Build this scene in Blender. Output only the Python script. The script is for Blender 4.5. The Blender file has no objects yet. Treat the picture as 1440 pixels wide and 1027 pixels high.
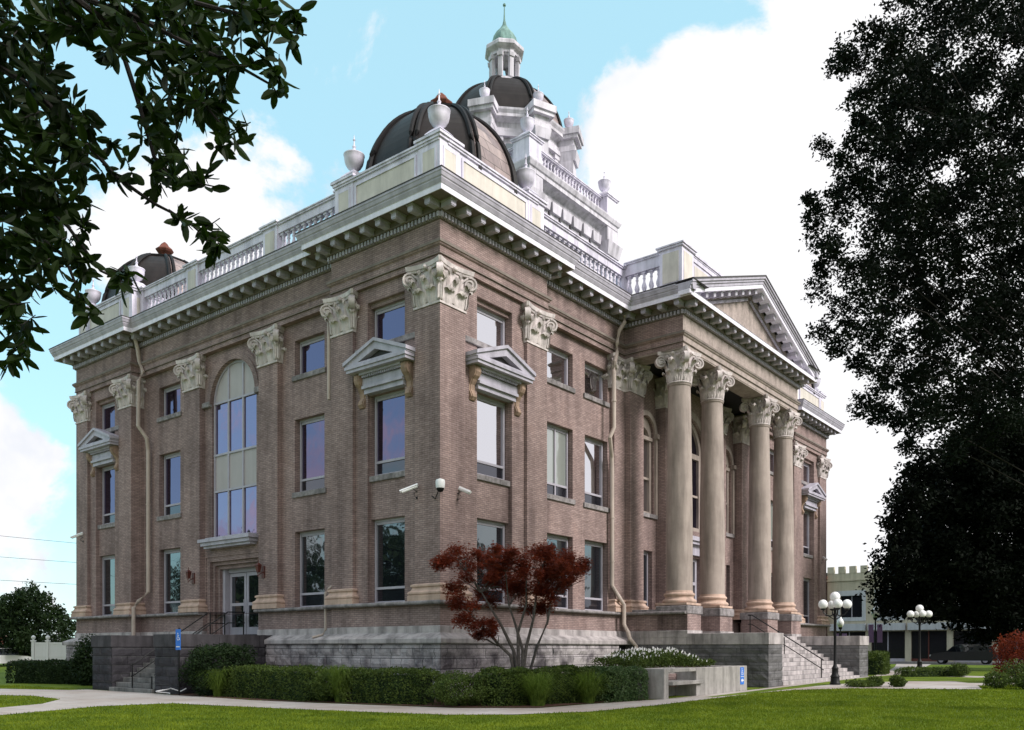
import bpy, bmesh, math, random
from mathutils import Vector, Matrix
from mathutils.geometry import tessellate_polygon
random.seed(7)
PI=math.pi
S=bpy.context.scene; COL=S.collection
# ---------------- camera ----------------
CAM=(-19.84,-18.45,1.6)
cd=bpy.data.cameras.new('camera'); co=bpy.data.objects.new('camera',cd); COL.objects.link(co); S.camera=co
co.location=CAM; co.rotation_euler=(PI/2,0,math.radians(-(90-38.162)))
cd.sensor_width=36; cd.lens=1216.5/1440*36; cd.shift_y=(912-513.5)/1440; cd.clip_start=.1; cd.clip_end=3000
S.view_settings.view_transform='Standard'; S.view_settings.look='None'; S.view_settings.exposure=0; S.view_settings.gamma=1
S.render.resolution_x=1024; S.render.resolution_y=730
# ---------------- sky and clouds ----------------
SUN_EL=math.radians(36); SUN_DIR=Vector((.16,-.98,0)).normalized()   # azimuth the light comes from
W=bpy.data.worlds.new('World'); S.world=W; W.use_nodes=True
nt=W.node_tree; N=nt.nodes; L=nt.links
for n in list(N): N.remove(n)
out=N.new('ShaderNodeOutputWorld'); bg=N.new('ShaderNodeBackground'); L.new(bg.outputs[0],out.inputs[0]); bg.inputs[1].default_value=.1
sky=N.new('ShaderNodeTexSky'); sky.sky_type='NISHITA'; sky.sun_disc=False; sky.sun_elevation=SUN_EL
sky.sun_rotation=math.atan2(SUN_DIR.x,SUN_DIR.y); sky.air_density=1.0; sky.dust_density=.6; sky.ozone_density=1.0
tc=N.new('ShaderNodeTexCoord')
def wmath(op,a,b=None,clamp=False):
    m=N.new('ShaderNodeMath'); m.operation=op; m.use_clamp=clamp
    for i,v in enumerate((a,b)):
        if v is None: continue
        if isinstance(v,(int,float)): m.inputs[i].default_value=v
        else: L.new(v,m.inputs[i])
    return m.outputs[0]
def wblob(c,r,w):
    d=N.new('ShaderNodeVectorMath'); d.operation='DISTANCE'; L.new(tc.outputs['Generated'],d.inputs[0]); d.inputs[1].default_value=c
    k=wmath('DIVIDE',d.outputs['Value'],r); k=wmath('SUBTRACT',1,k,True); return wmath('MULTIPLY',k,w)
blobs=[((.815,.37,.46),.21,1.5),((.87,.33,.35),.28,1.4),((.87,.40,.27),.26,1.35),((.81,.26,.53),.18,1.6),((.93,.1,.34),.5,1.9),((.74,.43,.51),.06,.5),
 ((.464,.768,.443),.13,1.0),((.49,.80,.36),.15,.9),((.40,.83,.38),.12,.6),((.395,.914,.06),.17,.55),((.30,.94,.13),.14,.4),((.374,.912,.171),.06,.45),((.94,.281,.196),.3,.9),
 ((.5,-.7,.5),.8,1.4),((-.62,.77,.12),.30,.8),((-.75,.6,.3),.16,.7),((-.3,-.9,.3),.6,.9),((.9,-.4,.4),.5,1.2),((-.1,-.1,1),.8,1.5),((-.55,-.55,.6),1.15,1.7)]  # this row: out-of-view clouds, added to even out ambient light and fill reflections
acc=None
for b in blobs:
    o=wblob(*b); acc=o if acc is None else wmath('ADD',acc,o)
acc=wmath('MINIMUM',acc,1.3)
# a clear patch between the two cloud banks, high in the sky
o=wblob((.715,.35,.60),.12,1.0); acc=wmath('SUBTRACT',acc,o)
no=N.new('ShaderNodeTexNoise'); no.inputs['Scale'].default_value=6.5; no.inputs['Detail'].default_value=12; no.inputs['Roughness'].default_value=.6; no.inputs['Distortion'].default_value=.25
L.new(tc.outputs['Generated'],no.inputs['Vector'])
n1=wmath('SUBTRACT',no.outputs['Fac'],.5); n1=wmath('MULTIPLY',n1,4.2)
tot=wmath('ADD',acc,n1)
mr=N.new('ShaderNodeMapRange'); mr.interpolation_type='SMOOTHSTEP'; L.new(tot,mr.inputs['Value']); mr.inputs['From Min'].default_value=.30; mr.inputs['From Max'].default_value=.75
no2=N.new('ShaderNodeTexNoise'); no2.inputs['Scale'].default_value=7; no2.inputs['Detail'].default_value=6; L.new(tc.outputs['Generated'],no2.inputs['Vector'])
cr=N.new('ShaderNodeValToRGB'); L.new(no2.outputs['Fac'],cr.inputs[0])
cr.color_ramp.elements[0].position=.34; cr.color_ramp.elements[0].color=(6.0,6.9,8.3,1)
cr.color_ramp.elements[1].position=.56; cr.color_ramp.elements[1].color=(10.2,10.2,10.5,1)
tint=N.new('ShaderNodeMixRGB'); tint.blend_type='MULTIPLY'; tint.inputs[0].default_value=1; L.new(sky.outputs[0],tint.inputs[1]); tint.inputs[2].default_value=(3.6,3.9,3.4,1)
base=N.new('ShaderNodeMixRGB'); base.inputs[0].default_value=.8; L.new(tint.outputs[0],base.inputs[1]); base.inputs[2].default_value=(5.0,8.5,9.8,1)
mx=N.new('ShaderNodeMixRGB'); L.new(mr.outputs[0],mx.inputs[0]); L.new(base.outputs[0],mx.inputs[1])
wm=N.new('ShaderNodeMapRange'); L.new(acc,wm.inputs['Value']); wm.inputs['From Min'].default_value=.55; wm.inputs['From Max'].default_value=1.0
wx=N.new('ShaderNodeMixRGB'); L.new(wm.outputs[0],wx.inputs[0]); L.new(cr.outputs[0],wx.inputs[1]); wx.inputs[2].default_value=(10.4,10.4,10.6,1); L.new(wx.outputs[0],mx.inputs[2])
L.new(mx.outputs[0],bg.inputs[0])
# ---------------- sun, veiled by cloud ----------------
sd=bpy.data.lights.new('sun','SUN'); sd.energy=4.1; sd.angle=math.radians(20); sd.color=(1,.95,.91)
so=bpy.data.objects.new('sun',sd); COL.objects.link(so)
dv=Vector((SUN_DIR.x*math.cos(SUN_EL),SUN_DIR.y*math.cos(SUN_EL),math.sin(SUN_EL)))
so.rotation_euler=dv.to_track_quat('Z','Y').to_euler(); so.location=(0,-40,50)

# ---------------- helpers ----------------
def g(x,y): return .03+.0075*max(-25,min(25,x))
PL=lambda u,z,d:(d,u,z)      # side facade: u runs along +Y, d goes into the building
PR=lambda u,z,d:(u,d,z)      # front facade: u runs along +X
class MB:
    def __init__(s): s.v=[]; s.f=[]; s.m=[]
    def vs(s,l):
        k=len(s.v); s.v.extend(l); return k
    def face(s,ix,m=0): s.f.append(tuple(ix)); s.m.append(m)
    def box(s,x0,y0,z0,x1,y1,z1,m=0):
        k=s.vs([(x0,y0,z0),(x1,y0,z0),(x1,y1,z0),(x0,y1,z0),(x0,y0,z1),(x1,y0,z1),(x1,y1,z1),(x0,y1,z1)])
        for q in ((0,3,2,1),(4,5,6,7),(0,1,5,4),(1,2,6,5),(2,3,7,6),(3,0,4,7)): s.face([k+i for i in q],m)
    def pbox(s,P,u0,u1,z0,z1,d0,d1,m=0):
        a=P(u0,z0,d0); b=P(u1,z1,d1)
        s.box(min(a[0],b[0]),min(a[1],b[1]),min(a[2],b[2]),max(a[0],b[0]),max(a[1],b[1]),max(a[2],b[2]),m)
    def obox(s,cx,cy,z0,z1,wx,wy,ang,m=0,top=1.0):
        c,sn=math.cos(ang),math.sin(ang); l=[]
        for z,k_ in ((z0,1),(z1,top)):
            for a,b in ((-1,-1),(1,-1),(1,1),(-1,1)):
                x=a*wx/2*k_; y=b*wy/2*k_; l.append((cx+x*c-y*sn,cy+x*sn+y*c,z))
        k=s.vs(l)
        for q in ((0,3,2,1),(4,5,6,7),(0,1,5,4),(1,2,6,5),(2,3,7,6),(3,0,4,7)): s.face([k+i for i in q],m)
    def lathe(s,prof,cx=0,cy=0,n=16,ph=0,m=0,cap=True):
        k=len(s.v)
        for r,z in prof:
            for i in range(n):
                a=ph+2*PI*i/n; s.v.append((cx+r*math.cos(a),cy+r*math.sin(a),z))
        for j in range(len(prof)-1):
            for i in range(n): s.face((k+j*n+i,k+j*n+(i+1)%n,k+(j+1)*n+(i+1)%n,k+(j+1)*n+i),m)
        if cap:
            s.face([k+i for i in range(n)][::-1],m); s.face([k+(len(prof)-1)*n+i for i in range(n)],m)
    def tube(s,pts,r,n=8,m=0,r1=None):
        pts=[Vector(p) for p in pts]; k=len(s.v); T=len(pts)
        for i,p in enumerate(pts):
            d=(pts[min(i+1,T-1)]-pts[max(i-1,0)]).normalized()
            up=Vector((0,0,1)) if abs(d.z)<.95 else Vector((1,0,0))
            a=d.cross(up).normalized(); b=d.cross(a).normalized()
            rr=r if r1 is None else r+(r1-r)*i/max(1,T-1)
            for j in range(n):
                t=2*PI*j/n; q=p+a*rr*math.cos(t)+b*rr*math.sin(t); s.v.append(tuple(q))
        for i in range(T-1):
            for j in range(n): s.face((k+i*n+j,k+i*n+(j+1)%n,k+(i+1)*n+(j+1)%n,k+(i+1)*n+j),m)
        s.face([k+j for j in range(n)][::-1],m); s.face([k+(T-1)*n+j for j in range(n)],m)
    def sphere(s,c,r,m=0,n=12,sz=1):
        s.lathe([(max(.001,r*math.sin(PI*i/n)),c[2]-r*sz*math.cos(PI*i/n)) for i in range(n+1)],c[0],c[1],n+4,0,m)
    def plate(s,P,outer,holes,d0,d1,m=0,mside=None,back=False,oside=True):
        mside=m if mside is None else mside
        loops=[outer]+holes
        def three(d): return [[Vector(P(u,z,d)) for u,z in lp] for lp in loops]
        flat=[q for lp in loops for q in lp]
        tr=tessellate_polygon([[Vector((u,z,0)) for u,z in lp] for lp in loops])
        for d in ((d0,d1) if back else (d0,)):
            k=s.vs([P(u,z,d) for u,z in flat])
            for t in tr: s.face([k+i for i in t],m)
        for li,lp in enumerate(loops):
            if li==0 and not oside: continue
            k=s.vs([P(u,z,d0) for u,z in lp]+[P(u,z,d1) for u,z in lp]); n=len(lp)
            for i in range(n): s.face((k+i,k+(i+1)%n,k+n+(i+1)%n,k+n+i),m if li==0 else mside)
    def sweep(s,path,prof,m=0,closed=True,caps=True,mf=None):
        n=len(path); P=[Vector(p) for p in path]; rings=[]
        for i in range(n):
            def nrm(a,b):
                d=(P[b]-P[a]).normalized(); return Vector((d.y,-d.x))
            if closed or 0<i<n-1:
                n1=nrm((i-1)%n,i); n2=nrm(i,(i+1)%n); mm=(n1+n2)/(1+n1.dot(n2))
            elif i==0: mm=nrm(0,1)
            else: mm=nrm(n-2,n-1)
            rings.append(s.vs([(P[i].x+mm.x*o,P[i].y+mm.y*o,z) for o,z in prof]))
        k=len(prof)
        for i in range(n if closed else n-1):
            a,b=rings[i],rings[(i+1)%n]
            for j in range(k-1): s.face((a+j,b+j,b+j+1,a+j+1),(mf(i) if mf else m))
        if not closed and caps:
            s.face([rings[0]+j for j in range(k)],m); s.face([rings[-1]+j for j in range(k)][::-1],m)
    def build(s,name,mats,parent=None,smooth=False,loc=(0,0,0),rz=0,bevel=0):
        me=bpy.data.meshes.new(name); me.from_pydata(s.v,[],s.f)
        if not isinstance(mats,(list,tuple)): mats=[mats]
        for x in mats: me.materials.append(x)
        me.polygons.foreach_set('material_index',s.m)
        if smooth: me.polygons.foreach_set('use_smooth',[True]*len(s.f))
        me.update()
        o=bpy.data.objects.new(name,me); COL.objects.link(o); o.location=loc; o.rotation_euler=(0,0,rz)
        if parent: o.parent=parent
        if smooth=='auto':
            bm=bmesh.new(); bm.from_mesh(me); bmesh.ops.remove_doubles(bm,verts=bm.verts,dist=.0005); bmesh.ops.recalc_face_normals(bm,faces=bm.faces)
            for e in bm.edges:
                if len(e.link_faces)==2 and e.calc_face_angle(0)>math.radians(35): e.smooth=False
            bm.to_mesh(me); bm.free()
        if bevel:
            b=o.modifiers.new('bevel','BEVEL'); b.width=bevel; b.segments=1; b.limit_method='ANGLE'
        return o
def tag(o,label=None,cat=None,group=None,kind=None):
    if label: o['label']=label
    if cat: o['category']=cat
    if group: o['group']=group
    if kind: o['kind']=kind
    return o
def empty(name,loc,rz=0,label=None,cat=None,group=None):
    o=bpy.data.objects.new(name,None); COL.objects.link(o); o.location=loc; o.rotation_euler=(0,0,rz); o.empty_display_size=.3
    return tag(o,label,cat,group)
def inst(src,parent,loc=(0,0,0),rz=0,kids=True,scale=1):
    c=src.copy(); COL.objects.link(c); c.parent=parent; c.location=loc; c.rotation_euler=(0,0,rz); c.scale=(scale,)*3 if not isinstance(scale,tuple) else scale
    if kids:
        for ch in src.children:
            inst(ch,c,ch.location,ch.rotation_euler[2])
    return c

# ---------------- materials ----------------
def mat(name,col,rough=.7,metal=0,spec=.5):
    m=bpy.data.materials.new(name); m.use_nodes=True; b=m.node_tree.nodes['Principled BSDF']
    b.inputs['Base Color'].default_value=(*col,1); b.inputs['Roughness'].default_value=rough; b.inputs['Metallic'].default_value=metal; b.inputs['Specular IOR Level'].default_value=spec
    return m
class NT:
    def __init__(s,m): s.m=m; s.n=m.node_tree.nodes; s.l=m.node_tree.links; s.b=s.n['Principled BSDF']; s.geo=s.n.new('ShaderNodeNewGeometry'); s.pos=s.geo.outputs['Position']
    def noise(s,scale,detail=4,rough=.5,vec=None,dist=0):
        t=s.n.new('ShaderNodeTexNoise'); t.inputs['Scale'].default_value=scale; t.inputs['Detail'].default_value=detail; t.inputs['Roughness'].default_value=rough; t.inputs['Distortion'].default_value=dist
        s.l.new(vec or s.pos,t.inputs['Vector']); return t.outputs['Fac']
    def stretch(s,k,vec=None):
        t=s.n.new('ShaderNodeVectorMath'); t.operation='MULTIPLY'; s.l.new(vec or s.pos,t.inputs[0]); t.inputs[1].default_value=k; return t.outputs[0]
    def ramp(s,f,stops):
        r=s.n.new('ShaderNodeValToRGB'); s.l.new(f,r.inputs[0]); e=r.color_ramp.elements
        while len(e)<len(stops): e.new(.5)
        for i,(p,c) in enumerate(stops): e[i].position=p; e[i].color=(*c,1) if len(c)==3 else c
        return r.outputs[0]
    def mix(s,f,a,b,mode='MIX'):
        x=s.n.new('ShaderNodeMixRGB'); x.blend_type=mode
        for i,v in enumerate((f,a,b)):
            if isinstance(v,(int,float)): x.inputs[i].default_value=v
            elif isinstance(v,tuple): x.inputs[i].default_value=(*v,1)
            else: s.l.new(v,x.inputs[i])
        return x.outputs[0]
    def col(s,c): s.l.new(c,s.b.inputs['Base Color'])
    def bump(s,h,dist=.01,st=.5):
        x=s.n.new('ShaderNodeBump'); x.inputs['Distance'].default_value=dist; x.inputs['Strength'].default_value=st; s.l.new(h,x.inputs['Height']); s.l.new(x.outputs[0],s.b.inputs['Normal'])
    def facade(s):    # (x+y, z) so that courses run level round every corner
        sp=s.n.new('ShaderNodeSeparateXYZ'); s.l.new(s.pos,sp.inputs[0])
        a=s.n.new('ShaderNodeMath'); a.operation='ADD'; s.l.new(sp.outputs[0],a.inputs[0]); s.l.new(sp.outputs[1],a.inputs[1])
        c=s.n.new('ShaderNodeCombineXYZ'); s.l.new(a.outputs[0],c.inputs[0]); s.l.new(sp.outputs[2],c.inputs[1]); return c.outputs[0]
    def brick(s,w,h,mort,c1,c2,cm,vec,bias=0):
        t=s.n.new('ShaderNodeTexBrick'); s.l.new(vec,t.inputs['Vector']); t.inputs['Scale'].default_value=1
        t.inputs['Brick Width'].default_value=w; t.inputs['Row Height'].default_value=h; t.inputs['Mortar Size'].default_value=mort; t.inputs['Mortar Smooth'].default_value=.3; t.inputs['Bias'].default_value=bias
        t.inputs['Color1'].default_value=(*c1,1); t.inputs['Color2'].default_value=(*c2,1); t.inputs['Mortar'].default_value=(*cm,1); return t
def brickmat(name,c1,c2,cm):
    m=mat(name,c1,.85,0,.3); t=NT(m); b=t.brick(.22,.067,.009,c1,c2,cm,t.facade())
    st=t.ramp(t.noise(.55,5,.6),[(.3,(.72,.71,.71)),(.55,(1,1,1)),(.75,(1.12,1.07,1.04))])
    run=t.ramp(t.noise(1.0,4,.6,t.stretch((1.6,1.6,.18))),[(.33,(.66,.65,.66)),(.56,(1,1,1))])
    ind=t.ramp(t.noise(1,1.5,.5,t.stretch((4.6,4.6,15))),[(.3,(.84,.82,.81)),(.7,(1.13,1.12,1.11))])
    t.col(t.mix(1,t.mix(1,t.mix(1,b.outputs['Color'],ind,'MULTIPLY'),st,'MULTIPLY'),run,'MULTIPLY'))
    t.bump(b.outputs['Fac'],.008,-.5); return m
M={}
M['brick']=brickmat('buff_pink_brick',(.375,.28,.266),(.295,.213,.200),(.165,.128,.123))
M['brick_red']=brickmat('red_brick',(.34,.135,.10),(.26,.10,.075),(.14,.07,.06))
def stone(name,c,var=.25,scale=2.5,streak=.3,rough=.85,bump=.01):
    m=mat(name,c,rough,0,.3); t=NT(m)
    lo=tuple(x*(1-var) for x in c); hi=tuple(min(.9,x*(1+var*.5)) for x in c)
    a=t.ramp(t.noise(scale,8,.65),[(.3,lo),(.7,hi)])
    s=t.ramp(t.noise(1.3,5,.6,t.stretch((2.2,2.2,.25))),[(.34,(1-streak,)*3),(.58,(1,1,1))])
    t.col(t.mix(1,a,s,'MULTIPLY')); t.bump(t.noise(scale*9,6,.6),bump,.5); return m
def blocks(name,c,dark,w=.95,h=.32,th=.5):
    m=mat(name,c,.9,0,.3); t=NT(m); f=t.facade(); b=t.brick(w,h,.012,c,tuple(x*.78 for x in c),(.07,.07,.07),f)
    s=t.ramp(t.noise(1.1,7,.65),[(th-.12,dark),(th+.08,(1,1,1))])
    sp=t.ramp(t.noise(45,2,.5),[(.35,(.8,.8,.8)),(.65,(1.12,1.12,1.12))])
    t.col(t.mix(1,t.mix(1,b.outputs['Color'],s,'MULTIPLY'),sp,'MULTIPLY')); t.bump(t.noise(14,8,.65),.03,.6); return m
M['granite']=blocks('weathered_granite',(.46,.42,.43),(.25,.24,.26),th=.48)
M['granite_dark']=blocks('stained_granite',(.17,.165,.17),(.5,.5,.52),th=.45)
M['granite_shade']=blocks('shade_darkened_granite',(.05,.047,.055),(.5,.5,.52),th=.45)  # side-step granite: darker copy with the shade put into its colour
M['stone_shade']=stone('shade_darkened_coping',(.075,.07,.078),.4,2,.5)  # side-step coping, its shade put into the darker stone colour
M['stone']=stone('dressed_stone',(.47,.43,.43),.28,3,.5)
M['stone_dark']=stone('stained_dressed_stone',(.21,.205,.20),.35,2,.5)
M['rough_string']=stone('rock_faced_string',(.31,.285,.29),.5,6,.4,.9,.04)
M['column']=stone('sandy_column_stone',(.40,.335,.30),.22,.9,.38)
M['capital']=stone('carved_limestone',(.68,.61,.60),.3,4,.3,.8,.01)
M['peach']=stone('terracotta_base',(.56,.405,.33),.2,3,.3)
M['console']=stone('terracotta_console',(.38,.265,.20),.35,6,.3)
M['paint']=stone('white_painted_metal',(.77,.73,.88),.15,2,.32,.5,.004)
M['paint_grey']=stone('grey_painted_cornice',(.47,.445,.52),.12,2,.25,.5,.004)
M['paint_fascia']=stone('pale_fascia_paint',(.80,.77,.90),.08,2,.15,.45,.003)
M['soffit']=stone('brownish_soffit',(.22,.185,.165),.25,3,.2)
M['paint_tower']=stone('shade_greyed_tower_paint',(.66,.63,.70),.2,1.5,.4,.6,.006)  # white paint greyed so its colour carries tower shadow, plus random streaks
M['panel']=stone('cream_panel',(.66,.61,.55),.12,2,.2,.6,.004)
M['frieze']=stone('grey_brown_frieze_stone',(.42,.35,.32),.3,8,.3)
M['capstrip']=mat('dark_lead_flashing',(.045,.04,.042),.6)
M['frame']=stone('grey_window_frame',(.42,.40,.46),.08,3,.1,.45,.002)
M['grey_panel']=stone('sage_grey_infill',(.43,.40,.40),.06,1.5,.08,.6,.003)
M['red_finial']=stone('rusty_red_finial',(.20,.07,.05),.3,5,.3)
M['green_copper']=stone('green_copper',(.22,.36,.33),.35,4,.4)
M['spout']=stone('beige_downspout',(.50,.42,.37),.12,2,.25,.5,.003)
M['black']=mat('black_iron',(.006,.006,.007),.5,0,.25)
M['white_glass']=mat('white_globe_glass',(.85,.85,.85),.25)
M['white_plastic']=mat('white_plastic',(.75,.75,.76),.4)
M['blue']=mat('blue_sign_face',(.02,.16,.62),.5)
M['white']=mat('white_sign_mark',(.8,.8,.8),.5)
M['rust']=mat('rust_red_lantern',(.10,.022,.015),.5)
M['wood_dark']=mat('dark_porch_ceiling',(.10,.07,.055),.7)
M['black_gap']=mat('dark_opening',(.01,.01,.012),.8)
M['roof']=mat('flat_roof',(.2,.2,.2),.8)
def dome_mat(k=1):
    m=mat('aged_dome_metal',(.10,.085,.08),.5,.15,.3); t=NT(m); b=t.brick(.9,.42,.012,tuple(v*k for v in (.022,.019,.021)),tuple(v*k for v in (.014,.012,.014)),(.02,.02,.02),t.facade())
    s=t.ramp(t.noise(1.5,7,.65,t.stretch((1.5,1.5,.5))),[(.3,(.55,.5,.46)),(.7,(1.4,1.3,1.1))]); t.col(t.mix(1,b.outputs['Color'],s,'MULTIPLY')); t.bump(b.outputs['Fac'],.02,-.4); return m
M['dome']=dome_mat(); M['dome_tan']=dome_mat(16); M['dome_tan'].name='pale_tan_dome_metal'  # tan: much paler copy of the dome metal, for the front-facing facets only
M['rib']=mat('black_dome_rib',(.012,.011,.012),.55,0,.2)
def glassmat(name,tint,fac,rough=.02,base=(.012,.014,.02)):
    m=mat(name,base,.05); nt=m.node_tree; b=nt.nodes['Principled BSDF']; gl=nt.nodes.new('ShaderNodeBsdfGlossy'); gl.inputs['Color'].default_value=(*tint,1); gl.inputs['Roughness'].default_value=rough
    t=NT(m); mp=t.noise(.9,2,.5); bp=nt.nodes.new('ShaderNodeBump'); bp.inputs['Distance'].default_value=.02; bp.inputs['Strength'].default_value=.4; nt.links.new(mp,bp.inputs['Height']); nt.links.new(bp.outputs[0],gl.inputs['Normal'])
    mx=nt.nodes.new('ShaderNodeMixShader'); mx.inputs[0].default_value=fac; nt.links.new(b.outputs[0],mx.inputs[1]); nt.links.new(gl.outputs[0],mx.inputs[2]); nt.links.new(mx.outputs[0],nt.nodes['Material Output'].inputs[0]); return m
M['glass']=glassmat('mirror_tinted_glass',(.82,.81,.86),.82)
M['glass_side']=glassmat('blue_reflection_glass',(.19,.165,.27),.8)  # dim blue sky reflection put into the tint
M['glass_arch']=glassmat('pale_blue_reflection_glass',(.30,.26,.40),.8)  # arched window: paler blue sky reflection put into the tint
M['glass_dark']=glassmat('dark_glass',(.35,.4,.42),.45)
M['glass_blind']=glassmat('glass_over_pale_blinds',(.6,.6,.62),.35,.03,(.30,.33,.31))
M['glass_low']=glassmat('dark_lower_glass',(.25,.25,.30),.3,.1)
def leafmat(name,c1,c2,rough=.5,trans=.25,sc=6):
    m=mat(name,c1,rough,0,.03 if c1[0]<.005 else (.12 if c1[0]<.02 else .15)); t=NT(m); t.col(t.ramp(t.noise(sc,3,.6),[(.3,c1),(.7,c2)]))
    nt=m.node_tree; tr=nt.nodes.new('ShaderNodeBsdfTranslucent'); tr.inputs[0].default_value=(c2[0]*1.3,c2[1]*1.5,c2[2],1)
    mx=nt.nodes.new('ShaderNodeMixShader'); mx.inputs[0].default_value=trans; nt.links.new(t.b.outputs[0],mx.inputs[1]); nt.links.new(tr.outputs[0],mx.inputs[2]); nt.links.new(mx.outputs[0],nt.nodes['Material Output'].inputs[0]); return m
M['leaf_near']=leafmat('glossy_oak_leaf',(.005,.009,.003),(.018,.034,.006),.5,.25,2)
M['leaf_right']=leafmat('dark_tree_leaf',(.003,.005,.004),(.010,.015,.009),.6,.06,1)
M['leaf_mag']=leafmat('magnolia_leaf',(.0025,.004,.003),(.006,.009,.005),.6,.03,1)
M['leaf_far']=leafmat('distant_leaf',(.007,.016,.006),(.022,.04,.012),.6,.15,.6)
M['leaf_red']=leafmat('dark_red_maple_leaf',(.045,.010,.008),(.21,.036,.018),.6,.35,2.5)
M['leaf_hedge']=leafmat('boxwood_leaf',(.02,.042,.010),(.09,.125,.025),.6,.15,4)
M['leaf_gloss']=leafmat('glossy_shrub_leaf',(.02,.05,.016),(.10,.15,.06),.3,.1,9)
M['leaf_dark']=leafmat('shaded_shrub_leaf',(.008,.018,.007),(.022,.04,.012),.6,.08,3)
M['blade']=leafmat('long_grass_blade',(.03,.06,.01),(.15,.21,.035),.6,.3,9)
M['bark']=stone('grey_bark',(.125,.108,.10),.5,12,.4,.9,.03)
M['bark_dark']=stone('dark_bark',(.022,.018,.016),.5,8,.4,.9,.03)
M['soil']=stone('red_brown_mulch',(.11,.055,.038),.5,20,.1,.95,.03)
M['concrete']=stone('grey_concrete',(.36,.34,.325),.22,3,.4,.85,.006)
def pathmat():
    m=mat('pavement',(.4,.36,.33),.75,0,.4); t=NT(m)
    a=t.ramp(t.noise(.35,6,.6),[(.35,(.35,.29,.255)),(.65,(.47,.44,.42))]); jo=t.brick(1.5,1.5,.012,(1,1,1),(.9,.9,.9),(.35,.35,.35),t.pos); a=t.mix(1,a,jo.outputs['Color'],'MULTIPLY'); b=t.ramp(t.noise(30,4,.6),[(.3,(.85,.85,.85)),(.7,(1.1,1.1,1.1))])
    t.col(t.mix(1,a,b,'MULTIPLY')); t.bump(t.noise(60,3,.5),.004,.4); return m
M['path']=pathmat()
def grassmat():
    m=mat('lawn',(.07,.13,.02),.9,0,.2); t=NT(m)
    a=t.ramp(t.noise(.45,8,.7),[(.28,(.05,.085,.006)),(.5,(.11,.165,.010)),(.62,(.15,.20,.014)),(.78,(.20,.20,.035))]); b=t.ramp(t.noise(25,5,.7),[(.3,(.6,.65,.6)),(.7,(1.25,1.25,1.2))])
    t.col(t.mix(1,a,b,'MULTIPLY')); t.bump(t.noise(60,5,.7),.04,.8); return m
M['grass']=grassmat()
M['asphalt']=stone('asphalt',(.05,.05,.052),.2,12,.1)
# ================= COURTHOUSE =================
CH=empty('courthouse',(0,0,0),0,'large buff brick domed courthouse with a columned pedimented porch, filling the centre','building')
WX,WY=36.3,23.9; PX=5.7; PY=5.15; R=.37; XC=18.15; YC=11.95
ZE=13.75      # underside of the entablature
def arc(cu,cz,r,a0,a1,n): return [(cu+r*math.cos(a0+(a1-a0)*i/n),cz+r*math.sin(a0+(a1-a0)*i/n)) for i in range(n+1)]
def rect(u0,u1,z0,z1): return [(u0,z0),(u1,z0),(u1,z1),(u0,z1)]
def archhole(cu,hw,z0,zs): return [(cu-hw,z0),(cu+hw,z0)]+arc(cu,zs,hw,0,PI,20)
# ---- body core (keeps daylight out), plain rear walls
b=MB(); b.box(1.3,1.3,0,WX-.1,WY-.1,16.02,0); b.box(12.1,-2.2,13.95,24.2,1.3,16.0,0); b.build('inner_wall',[M['black_gap']],CH)
b=MB(); b.box(.9,.9,16.03,WX-.6,WY-.6,16.2,0); b.box(12.3,-1.9,16.03,24,1.5,16.2,0); b.build('roof',[M['roof']],CH)
# ---- wall panels
def wallpart(name,P,outer,holes,d0,d1,m='brick'):
    b=MB(); b.plate(P,outer,holes,d0,d1,0,oside=False); return b.build(name,[M[m]],CH)
G0,G1=3.11,5.95; F0,F1=7.42,10.15; T0,T1=11.78,13.1
ROWS=((G0,G1),(F0,F1),(T0,T1))
def pavwall(P,a0,a1,w0,w1):      # between two pilasters: outer face .13, sunk window bay .27
    b=MB(); b.plate(P,rect(a0,a1,3.0,ZE+.1),[rect(w0,w1,3.0001,13.25)],.13,.27,0,oside=False)
    b.plate(P,rect(w0,w1,3.0,13.25),[rect(w0+.02,w1-.02,z0 if z0>3.2 else 3.001,z1) for z0,z1 in ROWS],.27,.62,0,oside=False)
    b.build('wall',[M['brick']],CH)
WINS=[]
pane_mats={}
def window(P,u0,u1,z0,z1,d,bars=(),vbars=(),gm='glass',sill=None,sd=0.,w=.075,name='window'):
    b=MB()
    b.pbox(P,u0,u0+w,z0,z1,d-.05,d+.05); b.pbox(P,u1-w,u1,z0,z1,d-.05,d+.05)
    b.pbox(P,u0+w,u1-w,z1-w,z1,d-.05,d+.05); b.pbox(P,u0+w,u1-w,z0,z0+w,d-.05,d+.05)
    b.pbox(P,u0+.03,u1-.03,z1-w-.09,z1-w-.003,d-.02,d+.03)
    for z in bars: b.pbox(P,u0+w,u1-w,z-.04,z+.04,d-.045,d+.045)
    for u in vbars: b.pbox(P,u-.035,u+.035,z0+w,z1-w,d-.04,d+.04)
    o=b.build(name,[M['frame']],CH)
    p=MB(); p.pbox(P,u0+w,u1-w,z0+w,z1-w,d+.01,d+.03); p.build('pane',[M[gm]],o)
    if bars and z1-z0>2:
        p=MB(); p.pbox(P,u0+w+.002,u1-w-.002,z0+w+.002,min(bars)-.04,d+.002,d+.009); p.build('lower_pane',[M['glass_low']],o)
    if sill:
        s=MB(); s.pbox(P,sill[0],sill[1],z0-.2,z0-.003,sd,d+.1); s.build('sill',[M['rough_string']],o,bevel=.015)
    return o
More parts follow.
